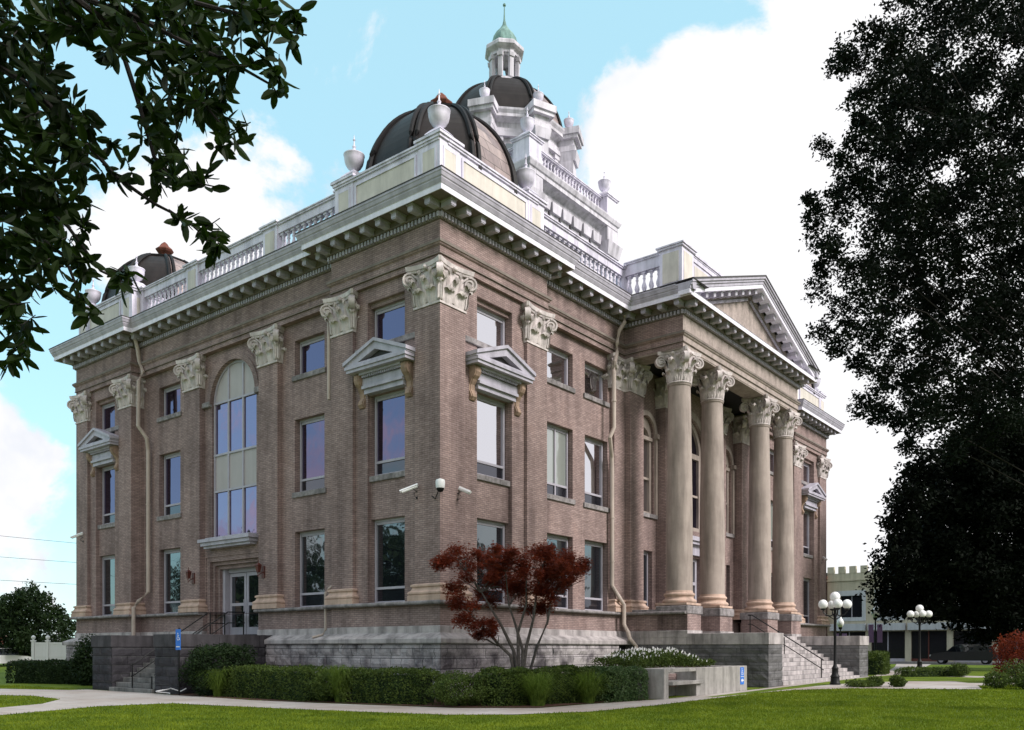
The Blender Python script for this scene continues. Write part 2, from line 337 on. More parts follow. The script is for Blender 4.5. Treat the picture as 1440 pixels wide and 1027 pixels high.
def rows(P,u0,u1,d,gd,gm,vb=(),sillx=.14,wide2=None,wd=.0):
    window(P,u0,u1,G0+.004,G1,d,(3.63,),(),'glass_dark',None)
    window(P,u0,u1,F0,F1,d,(7.9,),vb,'glass_blind' if vb else gm,(u0-sillx,u1+sillx),gd)
    a=wide2 or (u0-sillx,u1+sillx)
    window(P,u0,u1,T0,T1,d,(),(),gm,a,gd)
def pediment_hood(P,c,hw,d0):     # window hood: gable, soffit band, lintel panel and two consoles
    z0=10.84; b=MB()
    b.pbox(P,c-hw,c+hw,z0,z0+.1,d0-.50,.27); b.pbox(P,c-hw-.04,c+hw+.04,z0+.103,z0+.2,d0-.55,.27)
    ap=11.68
    b.plate(P,[(c-hw-.06,z0+.203),(c+hw+.06,z0+.203),(c+hw+.06,z0+.30),(c,ap),(c-hw-.06,z0+.30)],[[(c-hw*.60,z0+.28),(c+hw*.60,z0+.28),(c,ap-.27)]],d0-.50,.27,0)
    # raking edge moulding
    for s in (-1,1):
        b.plate(P,[(c+s*(hw+.10),z0+.25),(c+s*(hw+.10),z0+.37),(c,ap+.09),(c,ap-.02)],[],d0-.57,.20,0)
    for i in range(int(2*(hw-.45)/.09)): b.pbox(P,c-hw+.45+i*.09,c-hw+.495+i*.09,z0-.16,z0-.08,d0-.26,d0-.18)
    b.pbox(P,c-hw+.42,c+hw-.42,z0-.08,z0-.003,d0-.32,.27)
    b.pbox(P,c-hw+.42,c+hw-.42,10.42,z0-.16,d0-.15,.27)
    b.pbox(P,c-hw+.44,c+hw-.44,10.32,10.417,d0-.21,.27); b.pbox(P,c-hw+.47,c+hw-.47,10.16,10.317,d0-.12,.27)
    o=b.build('window_hood',[M['paint_grey']],CH)
    t=MB(); t.plate(P,[(c-hw*.6,z0+.28),(c+hw*.6,z0+.28),(c,ap-.27)],[],d0-.30,.1); t.build('gable_recess',[M['capstrip']],o)
    for s in (-1,1):
        k=MB(); cu=c+s*(hw-.28)
        prof=[(.02,9.72),(.16,9.74),(.24,9.84),(.20,9.96),(.13,10.08),(.15,10.24),(.25,10.4),(.36,10.5),(.42,10.62),(.42,10.78),(.36,10.835)]
        n=len(prof)
        for u0,u1,q in ((cu-.14,cu+.14,0),(cu-.09,cu+.09,.025)):
            base=k.vs([P(u0,z,d0+.13-p_-q) for p_,z in prof]+[P(u1,z,d0+.13-p_-q) for p_,z in prof]+[P(u0,z,.25) for p_,z in prof]+[P(u1,z,.25) for p_,z in prof])
            for i in range(n-1):
                k.face((base+i,base+i+1,base+n+i+1,base+n+i)); k.face((base+i,base+i+1,base+2*n+i+1,base+2*n+i)); k.face((base+n+i,base+n+i+1,base+3*n+i+1,base+3*n+i))
            k.face((base,base+n,base+3*n,base+2*n))
        k.build('console',[M['console']],o)
# ---- Corinthian capital
def capital_mesh(hw,square):
    b=MB(); H=1.34
    if square:
        for (z0,z1,e0) in ((0,.06,.035),(.06,1.16,0)): b.box(-hw-e0,-hw-e0,z0,hw+e0,hw+e0,z1)
    else: b.lathe([(hw+.05,0),(hw+.07,.03),(hw+.05,.06),(hw,.07),(hw,.6),(hw+.05,1.0),(hw+.12,1.17)],0,0,24)
    def leaf(px,py,ang,z0,h,w,o0=0.,curl=.12):
        pr=[(0.0,0),(.035,.22),(.045,.45),(.07,.68),(.13,.86),(.20,.97),(.26,.99),(.28,.90),(.25,.82)]
        ws=[.78,.95,1.0,.98,.92,.8,.6,.42,.2]; ca,sa=math.cos(ang),math.sin(ang); k=len(b.v)
        for (o,t),q in zip(pr,ws):
            o=o*curl/.17*1.1+.012
            for sx,dz,do in ((-1,-.03,-.02),(-.72,.035,.022),(-.45,-.02,-.008),(-.2,.02,.03),(0,0,.0),(.2,.02,.03),(.45,-.02,-.008),(.72,.035,.022),(1,-.03,-.02)):
                lx=sx*q*w/2; r=o+o0+do
                b.v.append((px+ca*r-sa*lx,py+sa*r+ca*lx,z0+t*h+dz*(.3+t)))
        for i in range(len(pr)-1):
            for j in range(8): b.face((k+i*9+j,k+i*9+j+1,k+(i+1)*9+j+1,k+(i+1)*9+j))
    R1=hw
    if square:
        for q in range(4):
            a=q*PI/2; ca,sa=math.cos(a),math.sin(a)
            for t in (-.5,.5): leaf(ca*hw-sa*t*hw,sa*hw+ca*t*hw,a,.05,.46,hw*.92)
            for t in (-.98,0,.98) : leaf(ca*hw-sa*t*hw*.95,sa*hw+ca*t*hw*.95,a,.12,.74,hw*.60,0,.13)
            leaf(ca*hw*.98+ -sa*hw*.98,sa*hw*.98+ca*hw*.98,a+PI/4,.1,.6,.26,.0,.12)
            for t in (-.42,.42): leaf(ca*hw-sa*t*hw,sa*hw+ca*t*hw,a,.45,.66,hw*.34,0,.08)
    else:
        for i in range(8):
            a=i*PI/4+PI/8; leaf(hw*math.cos(a),hw*math.sin(a),a,.06,.48,.36)
            a=i*PI/4; leaf(hw*math.cos(a),hw*math.sin(a),a,.12,.82,.34,0,.2)
            a=i*PI/4+PI/8; leaf(hw*math.cos(a),hw*math.sin(a),a,.55,.55,.2,.02,.12)
    # volutes on the four diagonals, each a spiral band on a disc
    cr=(hw+.15)*1.4142 if square else (hw+.20)*1.30
    for q in range(4):
        a=q*PI/2+PI/4; dx,dy=math.cos(a),math.sin(a); tx,ty=-dy,dx
        c=cr-.06; zc=.90
        for wd,rs in ((.20,1),):
            n=30; k=len(b.v)
            for i in range(n+1):
                th=PI*.55-i*(2*PI*2.0)/n; r=.205*(1-.42*i/n*2*.95 if i<n else .2); r=.225*(1-i/n)+.035
                for (rr,ww) in ((r,wd/2),(r-.05,wd/2+.0),(r-.05,-wd/2),(r,-wd/2)):
                    rr=max(rr,.004); o=c+rr*math.cos(th)*1.0; z=zc+rr*math.sin(th)
                    b.v.append((dx*o+tx*ww,dy*o+ty*ww,z))
            for i in range(n):
                for j in range(4): b.face((k+i*4+j,k+i*4+(j+1)%4,k+(i+1)*4+(j+1)%4,k+(i+1)*4+j))
        # disc
        k=len(b.v); n=18
        for ww in (-.055,.055):
            for i in range(n):
                th=2*PI*i/n; b.v.append((dx*(c+.19*math.cos(th))+tx*ww,dy*(c+.19*math.cos(th))+ty*ww,zc+.19*math.sin(th)))
        b.face([k+i for i in range(n)]); b.face([k+n+i for i in range(n)])
        for i in range(n): b.face((k+i,k+(i+1)%n,k+n+(i+1)%n,k+n+i))
        # stalk from the bell up into the volute, and scroll under-leaf
        for sg in (-1,1):
            b.tube([(dx*(c-.42)*1+tx*sg*.22,dy*(c-.42)+ty*sg*.22,.62),(dx*(c-.25)+tx*sg*.14,dy*(c-.25)+ty*sg*.14,.95),(dx*(c-.05)+tx*sg*.05,dy*(c-.05)+ty*sg*.05,1.13)],.035,6)
    # concave abacus
    mid=hw+.08; cor=(cr+.10)
    def ab(grow,z0,z1,g2):
        pts=[]
        for q in range(4):
            a=q*PI/2
            for i in range(-6,7):
                t=i/6; 
                half=cor/1.4142+grow; e=mid+grow+(half-mid-grow)*abs(t)**2.2; tt=t*(half-.06)
                pts.append((e*math.cos(a)-tt*math.sin(a),e*math.sin(a)+tt*math.cos(a)))
        n=len(pts); k=b.vs([(x,y,z0) for x,y in pts]+[(x*g2,y*g2,z1) for x,y in pts])
        b.face([k+i for i in range(n)][::-1]); b.face([k+n+i for i in range(n)])
        for i in range(n): b.face((k+i,k+(i+1)%n,k+n+(i+1)%n,k+n+i))
    ab(-.05,1.13,1.20,1.04); ab(0,1.203,1.34,1.03)
    for q in range(4):
        a=q*PI/2; b.sphere(((mid+.02)*math.cos(a),(mid+.02)*math.sin(a),1.2),.09,0,6,.9)
    return b
cap_sq=capital_mesh(.565,True); cap_rd=capital_mesh(.44,False)
CAPS={}
def capital(kind,parent,loc,mb,sc=(1,1,1)):
    if kind not in CAPS:
        o=mb.build('capital',[M['capital']],parent,smooth='auto',loc=loc); o.scale=sc; CAPS[kind]=o
    else: inst(CAPS[kind],parent,loc,0,False,sc)
def pilaster(x0,x1,y0,y1,base=True,cap=True,top=12.41,z0=3.11,cx=None,cy=None,sc=None):
    b=MB(); b.box(x0,y0,z0,x1,y1,top); b.box(x0+.05,y0+.05,top,x1-.05,y1-.05,ZE+.02)
    o=b.build('pilaster',[M['brick']],CH)
    cx=(x0+x1)/2 if cx is None else cx; cy=(y0+y1)/2 if cy is None else cy
    if base:
        q=MB(); w,d=(x1-x0)/2,(y1-y0)/2; mx,my=(x0+x1)/2,(y0+y1)/2
        path=[(mx-w,my+d),(mx-w,my-d),(mx+w,my-d),(mx+w,my+d)]
        q.sweep(path,[(-.02,3.111),(.17,3.111),(.17,3.27),(.135,3.29),(.17,3.33),(.165,3.38),(.10,3.43),(.06,3.50),(.055,3.54),(.10,3.56),(.10,3.62),(.03,3.65),(-.02,3.66)])
        q.build('pilaster_base',[M['peach']],o)
    if cap:
        capital('sq',o,(cx,cy,12.41),cap_sq,sc or (1,1,1))
# left (side) facade pilasters and front facade pilasters.  Pavilion corners are square piers.
sx=1.2/1.13; sy=1.1/1.13
for x0,x1 in ((0,1.2),(4.5,5.7),(30.6,31.8),(35.1,36.3)):
    pilaster(x0,x1,0,1.1,sc=(sx,sy,1))
for y0,y1 in ((4.05,5.15),(18.75,19.85),(22.8,23.9)): pilaster(0,1.2,y0,y1,sc=(sx,sy,1))
for y0,y1 in ((8.70,9.88),(13.92,15.10)): pilaster(.37,1.45,y0,y1,sc=(1,1.05,1))
# ---- pavilion walls and windows
for (P,a0,a1,w0,w1,gm) in ((PR,1.2,4.5,1.93,3.80,'glass'),(PR,31.8,35.1,32.5,34.37,'glass'),(PL,1.1,4.05,1.68,3.45,'glass_side'),(PL,19.85,22.8,20.45,22.22,'glass_side')):
    pavwall(P,a0,a1,w0,w1); rows(P,w0+.04,w1-.04,.47,.20,gm,(),.16,(a0+.12,a1-.12)); pediment_hood(P,(w0+w1)/2,1.48 if P is PR else 1.40,.13)
    b=MB(); b.pbox(P,a0+.01,a1-.01,T0-.2,T0-.003,.06,.3); b.build('sill',[M['rough_string']],CH,bevel=.02)
# ---- recessed walls
RW=.6
def recess(P,u0,u1,wins,gm,extra=(),vb=None):
    holes=[rect(a,c,z0 if z0>3.2 else 3.001,z1) for a,c in wins for z0,z1 in ROWS]+list(extra)
    b=MB(); b.plate(P,rect(u0,u1,3.0,ZE+.3),holes,RW,RW+.4,0,oside=False); b.build('wall',[M['brick']],CH)
    for i,(a,c) in enumerate(wins): rows(P,a+.03,c-.03,RW+.26,RW-.07,gm,((a+c)/2,) if vb==i else ())
CA=11.85; HWA=1.52; ZS=11.68
door_hole=rect(10.0,13.8,3.001,5.35)
recess(PL,5.15,18.75,((6.25,7.95),(15.75,17.45)),'glass_side',(archhole(CA,HWA,6.05,ZS),door_hole))
recess(PR,5.7,11.9,((6.5,8.25),(9.1,10.8)),'glass',(),0)
recess(PR,24.4,30.6,((25.5,27.2),(28.05,29.8)),'glass',(),1)
# arch over the side entrance: ring, panels, glazing
b=MB(); b.plate(PL,arc(CA,ZS,HWA+.42,0,PI,24)+arc(CA,ZS,HWA+.005,PI,0,24),[],RW-.05,RW+.1); b.plate(PL,arc(CA,ZS,HWA+.24,0,PI,24)+arc(CA,ZS,HWA+.006,PI,0,24),[],RW-.09,RW+.1)
b.build('arch_ring',[M['brick']],CH)
b=MB(); 
for s in (-1,1): b.pbox(PL,CA+s*(HWA+.28)-.27,CA+s*(HWA+.28)+.27,ZS-.12,ZS+.1,RW-.14,RW+.1)
b.build('impost_block',[M['rough_string']],CH,bevel=.02)
aw=MB(); DG=RW+.14
for u in (CA-HWA+.05,CA-.5,CA+.5,CA+HWA-.05):
    h=math.sqrt(max(0,HWA**2-(u-CA)**2)); aw.pbox(PL,u-.04,u+.04,6.05,ZS+h-.02,DG-.06,DG+.05)
for z in (6.09,8.05,9.55,ZS): aw.pbox(PL,CA-HWA,CA+HWA,z-.04,z+.04,DG-.065,DG+.05)
aw.plate(PL,arc(CA,ZS,HWA,0,PI,24)+arc(CA,ZS,HWA-.08,PI,0,24),[],DG-.062,DG+.05)
AW=aw.build('arched_window',[M['frame']],CH)
for q0,q1 in ((6.06,8.04),(9.56,ZS)): b=MB(); b.pbox(PL,CA-HWA,CA+HWA,q0,q1,DG,DG+.02); b.build('pane',[M['glass_arch']],AW)
b=MB(); b.pbox(PL,CA-HWA,CA+HWA,8.06,9.54,DG-.01,DG+.02); b.build('infill_panel',[M['grey_panel']],AW)
b=MB(); b.plate(PL,[(CA-HWA,ZS),(CA+HWA,ZS)]+arc(CA,ZS,HWA,0,PI,24)[1:-1],[],DG-.01,DG+.02); b.build('infill_panel',[M['grey_panel']],AW)
# side entrance: cornice, stepped surround, doors
b=MB(); c0=11.9
b.pbox(PL,c0-1.75,c0+1.75,5.92,6.05,RW-.50,RW); b.pbox(PL,c0-1.66,c0+1.66,5.78,5.917,RW-.42,RW); b.pbox(PL,c0-1.58,c0+1.58,5.68,5.777,RW-.32,RW); b.pbox(PL,c0-1.5,c0+1.5,6.053,6.12,RW-.3,RW)
b.build('door_cornice',[M['paint_grey']],CH)
b=MB()
for i,(w,h,d) in enumerate(((1.9,5.35,RW+.0),(1.66,5.17,RW+.12),(1.5,5.02,RW+.24))):
    o=[(11.9-w-.003*i,2.15),(11.9-w-.003*i,h),(11.9+w+.003*i,h),(11.9+w+.003*i,2.15),(11.9+(1.66,1.5,1.32)[i],2.15),(11.9+(1.66,1.5,1.32)[i],(5.17,5.02,4.87)[i]),(11.9-(1.66,1.5,1.32)[i],(5.17,5.02,4.87)[i]),(11.9-(1.66,1.5,1.32)[i],2.15)]
    b.plate(PL,o,[],d+.03,d+.17)
b.build('door_surround',[M['brick']],CH)
DD=RW+.62
b=MB(); b.pbox(PL,13.05,13.22,2.15,4.87,RW+.4,DD+.1); b.pbox(PL,10.58,10.7,2.15,4.87,RW+.4,DD+.1); b.pbox(PL,10.7,13.05,4.72,4.87,DD-.05,DD+.1); b.pbox(PL,10.0,13.8,4.87,5.4,RW+.42,DD+.1); b.build('door_frame',[M['frame']],CH)
for u0,u1 in ((10.72,11.86),(11.9,13.03)):
    d=MB(); d.pbox(PL,u0,u0+.13,2.17,4.7,DD,DD+.05); d.pbox(PL,u1-.13,u1,2.17,4.7,DD,DD+.05)
    for z,h in ((2.17,.3),(3.35,.12),(4.56,.14)): d.pbox(PL,u0+.13,u1-.13,z,z+h,DD,DD+.05)
    o=d.build('door',[M['frame']],CH); p=MB(); p.pbox(PL,u0+.13,u1-.13,2.47,4.56,DD+.02,DD+.035); p.build('pane',[M['glass_dark']],o)
    h=MB(); uu=u1-.07 if u0<11 else u0+.07; h.tube([PL(uu,3.1,DD-.06),PL(uu,3.6,DD-.06)],.015,6); h.build('handle',[M['frame']],o)
for u in (9.55,14.35):
    b=MB(); x=.22
    b.tube([(.37,u,4.55),(.2,u,4.45),(.12,u,4.35),(.1,u,4.5)],.02,6); b.box(.33,u-.09,4.3,.372,u+.09,4.75)
    b.obox(.13,u,4.5,4.76,.11,.11,0,0,1.5); b.obox(.13,u,4.763,4.87,.22,.22,0,0,.15); b.tube([(.13,u,4.87),(.13,u,4.97)],.015,6)
    b.build('wall_lantern',[M['rust']],CH)
# ---- porch back wall: four antae, two tall arched windows, central arch and door
b=MB()
holes=[]
for c in (14.0,22.3): holes+= [archhole(c,.72,7.6,11.2),rect(c-.6,c+.6,3.001,5.95)]
holes+=[archhole(XC,1.6,7.3,11.1),rect(XC-1.3,XC+1.3,2.2,6.0)]
b.plate(PR,rect(11.9,24.4,2.1,ZE+.4),holes,RW,RW+.4,0,oside=False); b.build('porch_wall',[M['brick']],CH)
for c in (14.0,22.3):
    a=MB()
    a.plate(PR,archhole(c,.71,7.6,11.2),[archhole(c,.55,7.72,10.9)],RW+.12,RW+.3)
    a.pbox(PR,c-.71,c+.71,10.9,11.06,RW+.05,RW+.2); a.pbox(PR,c-.55,c+.55,9.15,9.25,RW+.15,RW+.25)
    a.plate(PR,arc(c,11.2,.95,0,PI,18)+arc(c,11.2,.73,PI,0,18),[],RW-.08,RW+.02)
    for s in (-1,1): a.pbox(PR,c+s*.95-.22,c+s*.95+.22,11.02,11.22,RW-.2,RW+.02); a.pbox(PR,c+s*.87-.1,c+s*.87+.1,7.6,11.018,RW-.1,RW+.02)
    o=a.build('arched_window',[M['column']],CH); p=MB(); p.pbox(PR,c-.6,c+.6,7.65,11.9,RW+.26,RW+.28); p.build('pane',[M['glass']],o)
    s=MB(); s.pbox(PR,c-.95,c+.95,7.42,7.597,RW-.1,RW+.2); s.build('sill',[M['rough_string']],o)
    window(PR,c-.58,c+.58,3.2,5.95,RW+.26,(3.7,),(),'glass_dark',None)
a=MB(); a.plate(PR,archhole(XC,1.59,7.3,11.1),[rect(XC-1.3,XC-.5,7.5,10.85),rect(XC-.38,XC+.38,7.5,10.85),rect(XC+.5,XC+1.3,7.5,10.85),[(XC-1.35,11.1),(XC+1.35,11.1)]+arc(XC,11.1,1.35,0,PI,18)[1:-1]],RW+.1,RW+.3)
a.plate(PR,arc(XC,11.1,1.95,0,PI,22)+arc(XC,11.1,1.61,PI,0,22),[],RW-.1,RW+.02)
for s in (-1,0,1): a.pbox(PR,XC+s*.9-.4,XC+s*.9+.4,9.0,9.1,RW+.15,RW+.25)
o=a.build('arched_window',[M['column']],CH); p=MB(); p.pbox(PR,XC-1.4,XC+1.4,7.4,12.5,RW+.24,RW+.27); p.build('pane',[M['glass_side']],o)
a=MB(); a.pbox(PR,XC-1.9,XC+1.9,6.75,6.95,RW-.45,RW); a.pbox(PR,XC-1.8,XC+1.8,6.6,6.747,RW-.35,RW); a.pbox(PR,XC-1.7,XC+1.7,6.1,6.597,RW-.15,RW); a.build('door_cornice',[M['paint_grey']],CH)
a=MB(); a.plate(PR,rect(XC-1.29,XC+1.29,2.2,5.99),[rect(XC-1.1,XC-.05,2.3,4.7),rect(XC+.05,XC+1.1,2.3,4.7),rect(XC-1.1,XC+1.1,4.85,5.85)],RW+.2,RW+.35)
o=a.build('door',[M['frame']],CH); p=MB(); p.pbox(PR,XC-1.2,XC+1.2,2.25,5.9,RW+.3,RW+.32); p.build('pane',[M['glass_dark']],o)
for c in (12.4,15.5,20.8,23.9):
    pilaster(c-.565,c+.565,.12,1.25)
for x0,x1 in ((10.98,11.80),(24.5,25.32)): pilaster(x0,x1,.37,1.2,cap=False)
for cx in (11.45,24.85): capital('sq',CH,(cx,.96,12.41),cap_sq,(1,1,1))
# ---- entablature (brick), dentils, cornice
path=[(0,WY),(0,WY-PY),(R,WY-PY),(R,PY),(0,PY),(0,0),(PX,0),(PX,R),(11.75,R),(11.75,-2.37),(24.55,-2.37),(24.55,R),(WX-PX,R),(WX-PX,0),(WX,0),(WX,WY)]
FRONT=9
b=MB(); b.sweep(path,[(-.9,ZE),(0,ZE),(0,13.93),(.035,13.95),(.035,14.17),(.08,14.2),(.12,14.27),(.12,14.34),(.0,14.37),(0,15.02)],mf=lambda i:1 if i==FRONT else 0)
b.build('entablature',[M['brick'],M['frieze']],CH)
b=MB(); b.sweep(path,[(.121,14.26),(.135,14.26),(.135,14.35),(.10,14.353)]); b.sweep(path,[(.036,13.93),(.055,13.935),(.055,13.96),(.036,13.965)]); b.build('dark_moulding',[M['soffit']],CH)
n=len(path)
def convex(i):
    a,c,d=Vector(path[(i-1)%n]),Vector(path[i]),Vector(path[(i+1)%n]); return (c-a).x*(d-c).y-(c-a).y*(d-c).x>0
cor=MB()
base=[(0,15.02),(.05,15.02),(.05,15.22),(.15,15.23),(.15,15.28),(.12,15.29),(.12,15.475),(.70,15.48)]
for i in range(n):
    pass
cor.sweep(path,base,1)
full=[(.70,15.48),(.70,15.43),(.725,15.43),(.725,15.60),(.745,15.61)]
cor.sweep(path,full,2)
top=[(.745,15.61),(.76,15.64),(.80,15.72),(.80,15.75),(.83,15.78),(.86,15.88),(.88,15.90),(.88,15.97)]
tops=lambda:None
# crown moulding everywhere except under the pediment
p2=[path[(FRONT+1+i)%n] for i in range(n)]
def opensweep(mb,pth,prof,m):
    mb.sweep(pth,prof+([(.5,15.96),(.5,15.62)] if len(prof)>4 else []),m,closed=False,caps=True)
pc=list(p2); 
opensweep(cor,[(24.55,-3.2)]+pc[1:-1]+[(11.75,-3.2)],top,0)
opensweep(cor,[(24.55,-3.27)]+pc[1:-1]+[(11.75,-3.27)],[(.88,15.97),(.90,15.975),(.90,16.0),(-.5,16.02)],3)
# flat shelf under the pediment, closing ends of the crown moulding
cor.box(11.05,-3.09,15.56,25.25,-2.2,15.602,2)
for i in range(n):
    a=Vector(path[i]); c=Vector(path[(i+1)%n]); d=(c-a); Ln=d.length; d.normalize(); nr=Vector((d.y,-d.x))
    if i in (n-2,n-1): continue
    sa=0 if convex(i) else .5; sb=Ln if convex((i+1)%n) else Ln-.5
    k=max(1,round((sb-sa)/.75)) if sb-sa>.4 else 0
    ang=math.atan2(d.y,d.x)
    for j in range(k+1):
        if sb-sa<.1: break
        s=sa+(sb-sa)*j/max(1,k); q=a+d*s
        if k==0 and j>0: break
        e=q+nr*.36; cor.obox(e.x,e.y,15.27,15.47,.22,.44,ang,4); e=q+nr*.50; cor.obox(e.x,e.y,15.24,15.30,.17,.13,ang,4); e=q+nr*.37; cor.obox(e.x,e.y,15.43,15.47,.28,.50,ang,4)
    sa=.0 if convex(i) else .1; sb=Ln if convex((i+1)%n) else Ln-.1
    if convex(i): sa=-.1
    if convex((i+1)%n): sb=Ln+.1
    k=int((sb-sa)/.155)
    for j in range(k):
        q=a+d*(sa+.08+j*(sb-sa)/k)+nr*.09; cor.obox(q.x,q.y,15.05,15.20,.085,.1,ang,4)
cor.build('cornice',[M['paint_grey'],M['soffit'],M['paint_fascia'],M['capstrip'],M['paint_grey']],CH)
# ---- porch ceiling beams
b=MB(); b.box(12.7,-1.45,ZE+.25,23.6,.62,ZE+.3); b.build('porch_ceiling',[M['wood_dark']],CH)
b=MB(); b.box(11.77,-2.35,ZE-.05,24.53,-1.4,ZE-.002); b.box(11.77,-1.4,ZE-.05,12.75,.36,ZE-.002); b.box(23.55,-1.4,ZE-.05,24.53,.36,ZE-.002); b.box(12.74,-1.47,ZE,23.56,-1.43,ZE+.3); b.box(12.72,-1.4,ZE,12.76,.6,ZE+.3); b.box(23.54,-1.4,ZE,23.58,.6,ZE+.3); b.build('porch_beam',[M['column']],CH)
# ---- pediment
pd=MB(); xa,xb=10.87,25.43; za=15.44; ap=18.55; 
sl=(ap-.56-za)/(XC-xa)
tyu=[(11.4,15.6),(24.9,15.6),(XC,ap-.75)]
pd.plate(PR,tyu,[],-2.34,-1.9,5)
def rake(off0,off1,d0,d1,m):    # band between two heights above the base slope line
    for s in (-1,1):
        x0=xa if s<0 else xb
        L0=[(x0,za+off0),(XC,za+sl*(XC-xa)+off0),(XC,za+sl*(XC-xa)+off1),(x0,za+off1)]
        if s>0: L0=[(xb,za+off0),(xb,za+off1),(XC,za+sl*(XC-xa)+off1),(XC,za+sl*(XC-xa)+off0)]
        pd.plate(PR,L0,[],d0,d1,m,back=True)
rake(0,.17,-3.10,-2.6,2); rake(.172,.30,-3.13,-2.6,0); rake(.302,.40,-3.18,-2.6,0); rake(.402,.50,-3.24,-2.5,0); rake(.502,.56,-3.27,-1.8,3)
def rake2(off0,off1,d0,d1,m,cut):
    for s in (-1,1):
        x0=xa+cut; zz=lambda x:za+sl*(x-xa)
        pts=[(x0,zz(x0)+off0),(XC,zz(XC)+off0),(XC,zz(XC)+off1),(x0,zz(x0)+off1)]
        if s>0: pts=[(2*XC-u,z) for u,z in pts]
        pd.plate(PR,pts,[],d0,d1,m,back=True)
rake2(-.26,-.03,-2.50,-2.3,1,1.0); rake2(-.42,-.262,-2.40,-2.3,1,1.5)
k=9
for s in (-1,1):
    for j in range(k):
        x=xa+1.15+j*.72
        zz=za+sl*(x-xa)
        q=[(x-.11,zz-.22-sl*.11),(x+.11,zz-.22+sl*.11),(x+.11,zz-.01+sl*.11),(x-.11,zz-.01-sl*.11)]
        if s>0: q=[(2*XC-u,z) for u,z in q]
        pd.plate(PR,q,[],-2.95,-2.4,4)
    for j in range(42):
        x=xa+1.6+j*.133; zz=za+sl*(x-xa)
        q=[(x-.04,zz-.42),(x+.04,zz-.40),(x+.04,zz-.28),(x-.04,zz-.30)]
        if s>0: q=[(2*XC-u,z) for u,z in q]
        pd.plate(PR,q,[],-2.46,-2.36,4)
pd.build('pediment',[M['paint_grey'],M['soffit'],M['paint_fascia'],M['capstrip'],M['paint_grey'],M['frieze']],CH)
# ---- parapets on the pavilions, with cream panels
def parapet(P,u0,u1,d,dd,z0,z1,piers,panels,urn=()):
    b=MB(); sg=1 if dd>0 else -1
    b.pbox(P,u0,u1,z0,z1-.12,d,d+dd); b.pbox(P,u0-.02,u1+.02,z1-.12,z1-.05,d-sg*.07,d+dd); b.pbox(P,u0-.04,u1+.04,z1-.05,z1+.0,d-sg*.11,d+dd+sg*.05)
    b.pbox(P,u0,u1,z0,z0+.16,d-sg*.04,d)
    for a,c in panels:      # raised frame round the panel
        for q in ((a-.05,a,z0+.2,z1-.2),(c,c+.05,z0+.2,z1-.2),(a-.05,c+.05,z1-.2,z1-.15),(a-.05,c+.05,z0+.17,z0+.22)): b.pbox(P,*q,d-sg*.035,d)
    return b
def pavilion_parapet(x0,y0,x1,y1):
    b=MB(); p=MB(); z0=15.99; z1=17.70; t=.35
    # four sides
    for P,u0,u1,d,s in ((PL,y0,y1,x0,1),(PL,y0,y1,x1,-1),(PR,x0+t,x1-t,y0,1),(PR,x0+t,x1-t,y1,-1)):
        b.pbox(P,u0,u1,z0,z1-.13,d,d+s*t)
        b.pbox(P,u0,u1,z1-.13,z1-.06,d-s*.06,d+s*t); b.pbox(P,u0,u1,z1-.06,z1,d-s*.10,d+s*t)
    for P,u0,u1,d,s in ((PL,y0,y1,x0,1),(PR,x0,x1,y0,1),(PL,y0,y1,x1,-1),(PR,x0,x1,y1,-1)):
        for a,c in ((u0+.13,u0+.78),(u0+1.02,u1-1.02),(u1-.78,u1-.13)):
            p.pbox(P,a+.07,c-.07,z0+.5,z1-.33,d-s*.008,d-s*.001)
            for q in ((a,a+.07,z0+.4,z1-.26),(c-.07,c,z0+.4,z1-.26),(a+.07,c-.07,z1-.33,z1-.26),(a+.07,c-.07,z0+.40,z0+.47)): b.pbox(P,*q,d-s*.04,d-s*.0005)
    o=b.build('parapet',[M['paint']],CH); p.build('cream_panel',[M['panel']],o)
    for cx,cy in ((x0+.45,y0+.45),(x0+.45,y1-.45),(x1-.45,y0+.45),(x1-.45,y1-.45)):
        c=MB(); c.box(cx-.47,cy-.47,z0,cx+.47,cy+.47,z1-.05); c.box(cx-.53,cy-.53,z1-.05,cx+.53,cy+.53,z1+.04); c.box(cx-.58,cy-.58,z1+.04,cx+.58,cy+.58,z1+.12); 
        pr_=c.build('parapet_pier',[M['paint']],o); q=MB(); q.box(cx-.56,cy-.56,z1+.12,cx+.56,cy+.56,z1+.15); q.build('lead_cap',[M['capstrip']],o)
    for cx,cy,sx_,sy_ in ((x0+.45,y0+.45,-1,-1),(x0+.45,y1-.45,-1,1),(x1-.45,y0+.45,1,-1)):
        pp=MB(); pp.box(cx+sx_*.47,cy-.28,z0+.5,cx+sx_*.485,cy+.28,z1-.3); pp.build('pier_panel',[M['panel']],o); pp=MB(); pp.box(cx-.28,cy+sy_*.47,z0+.5,cx+.28,cy+sy_*.485,z1-.3); pp.build('pier_panel',[M['panel']],o)
    return o
URN=None
def urn(x,y,z,par,s=1,closed=False):
    global URN
    if URN is None:
        b=MB(); b.obox(0,0,0,.22,.66,.66,0); b.obox(0,0,.22,.36,.66,.66,0,0,.62)
        b.lathe([(.14,.36),(.10,.40),(.13,.46),(.24,.56),(.31,.68),(.345,.82),(.355,.95),(.37,.97),(.37,1.0),(.31,1.02),(.16,1.09),(.07,1.15),(.045,1.24),(.07,1.30),(.03,1.35),(.02,1.5),(.05,1.54),(.02,1.58),(.012,1.68),(.001,1.72)],0,0,20)
        o=b.build('urn',[M['paint']],par,smooth='auto',loc=(x,y,z)); o.scale=(s,s,s); URN=o; return o
    return inst(URN,par,(x,y,z),0,False,s)
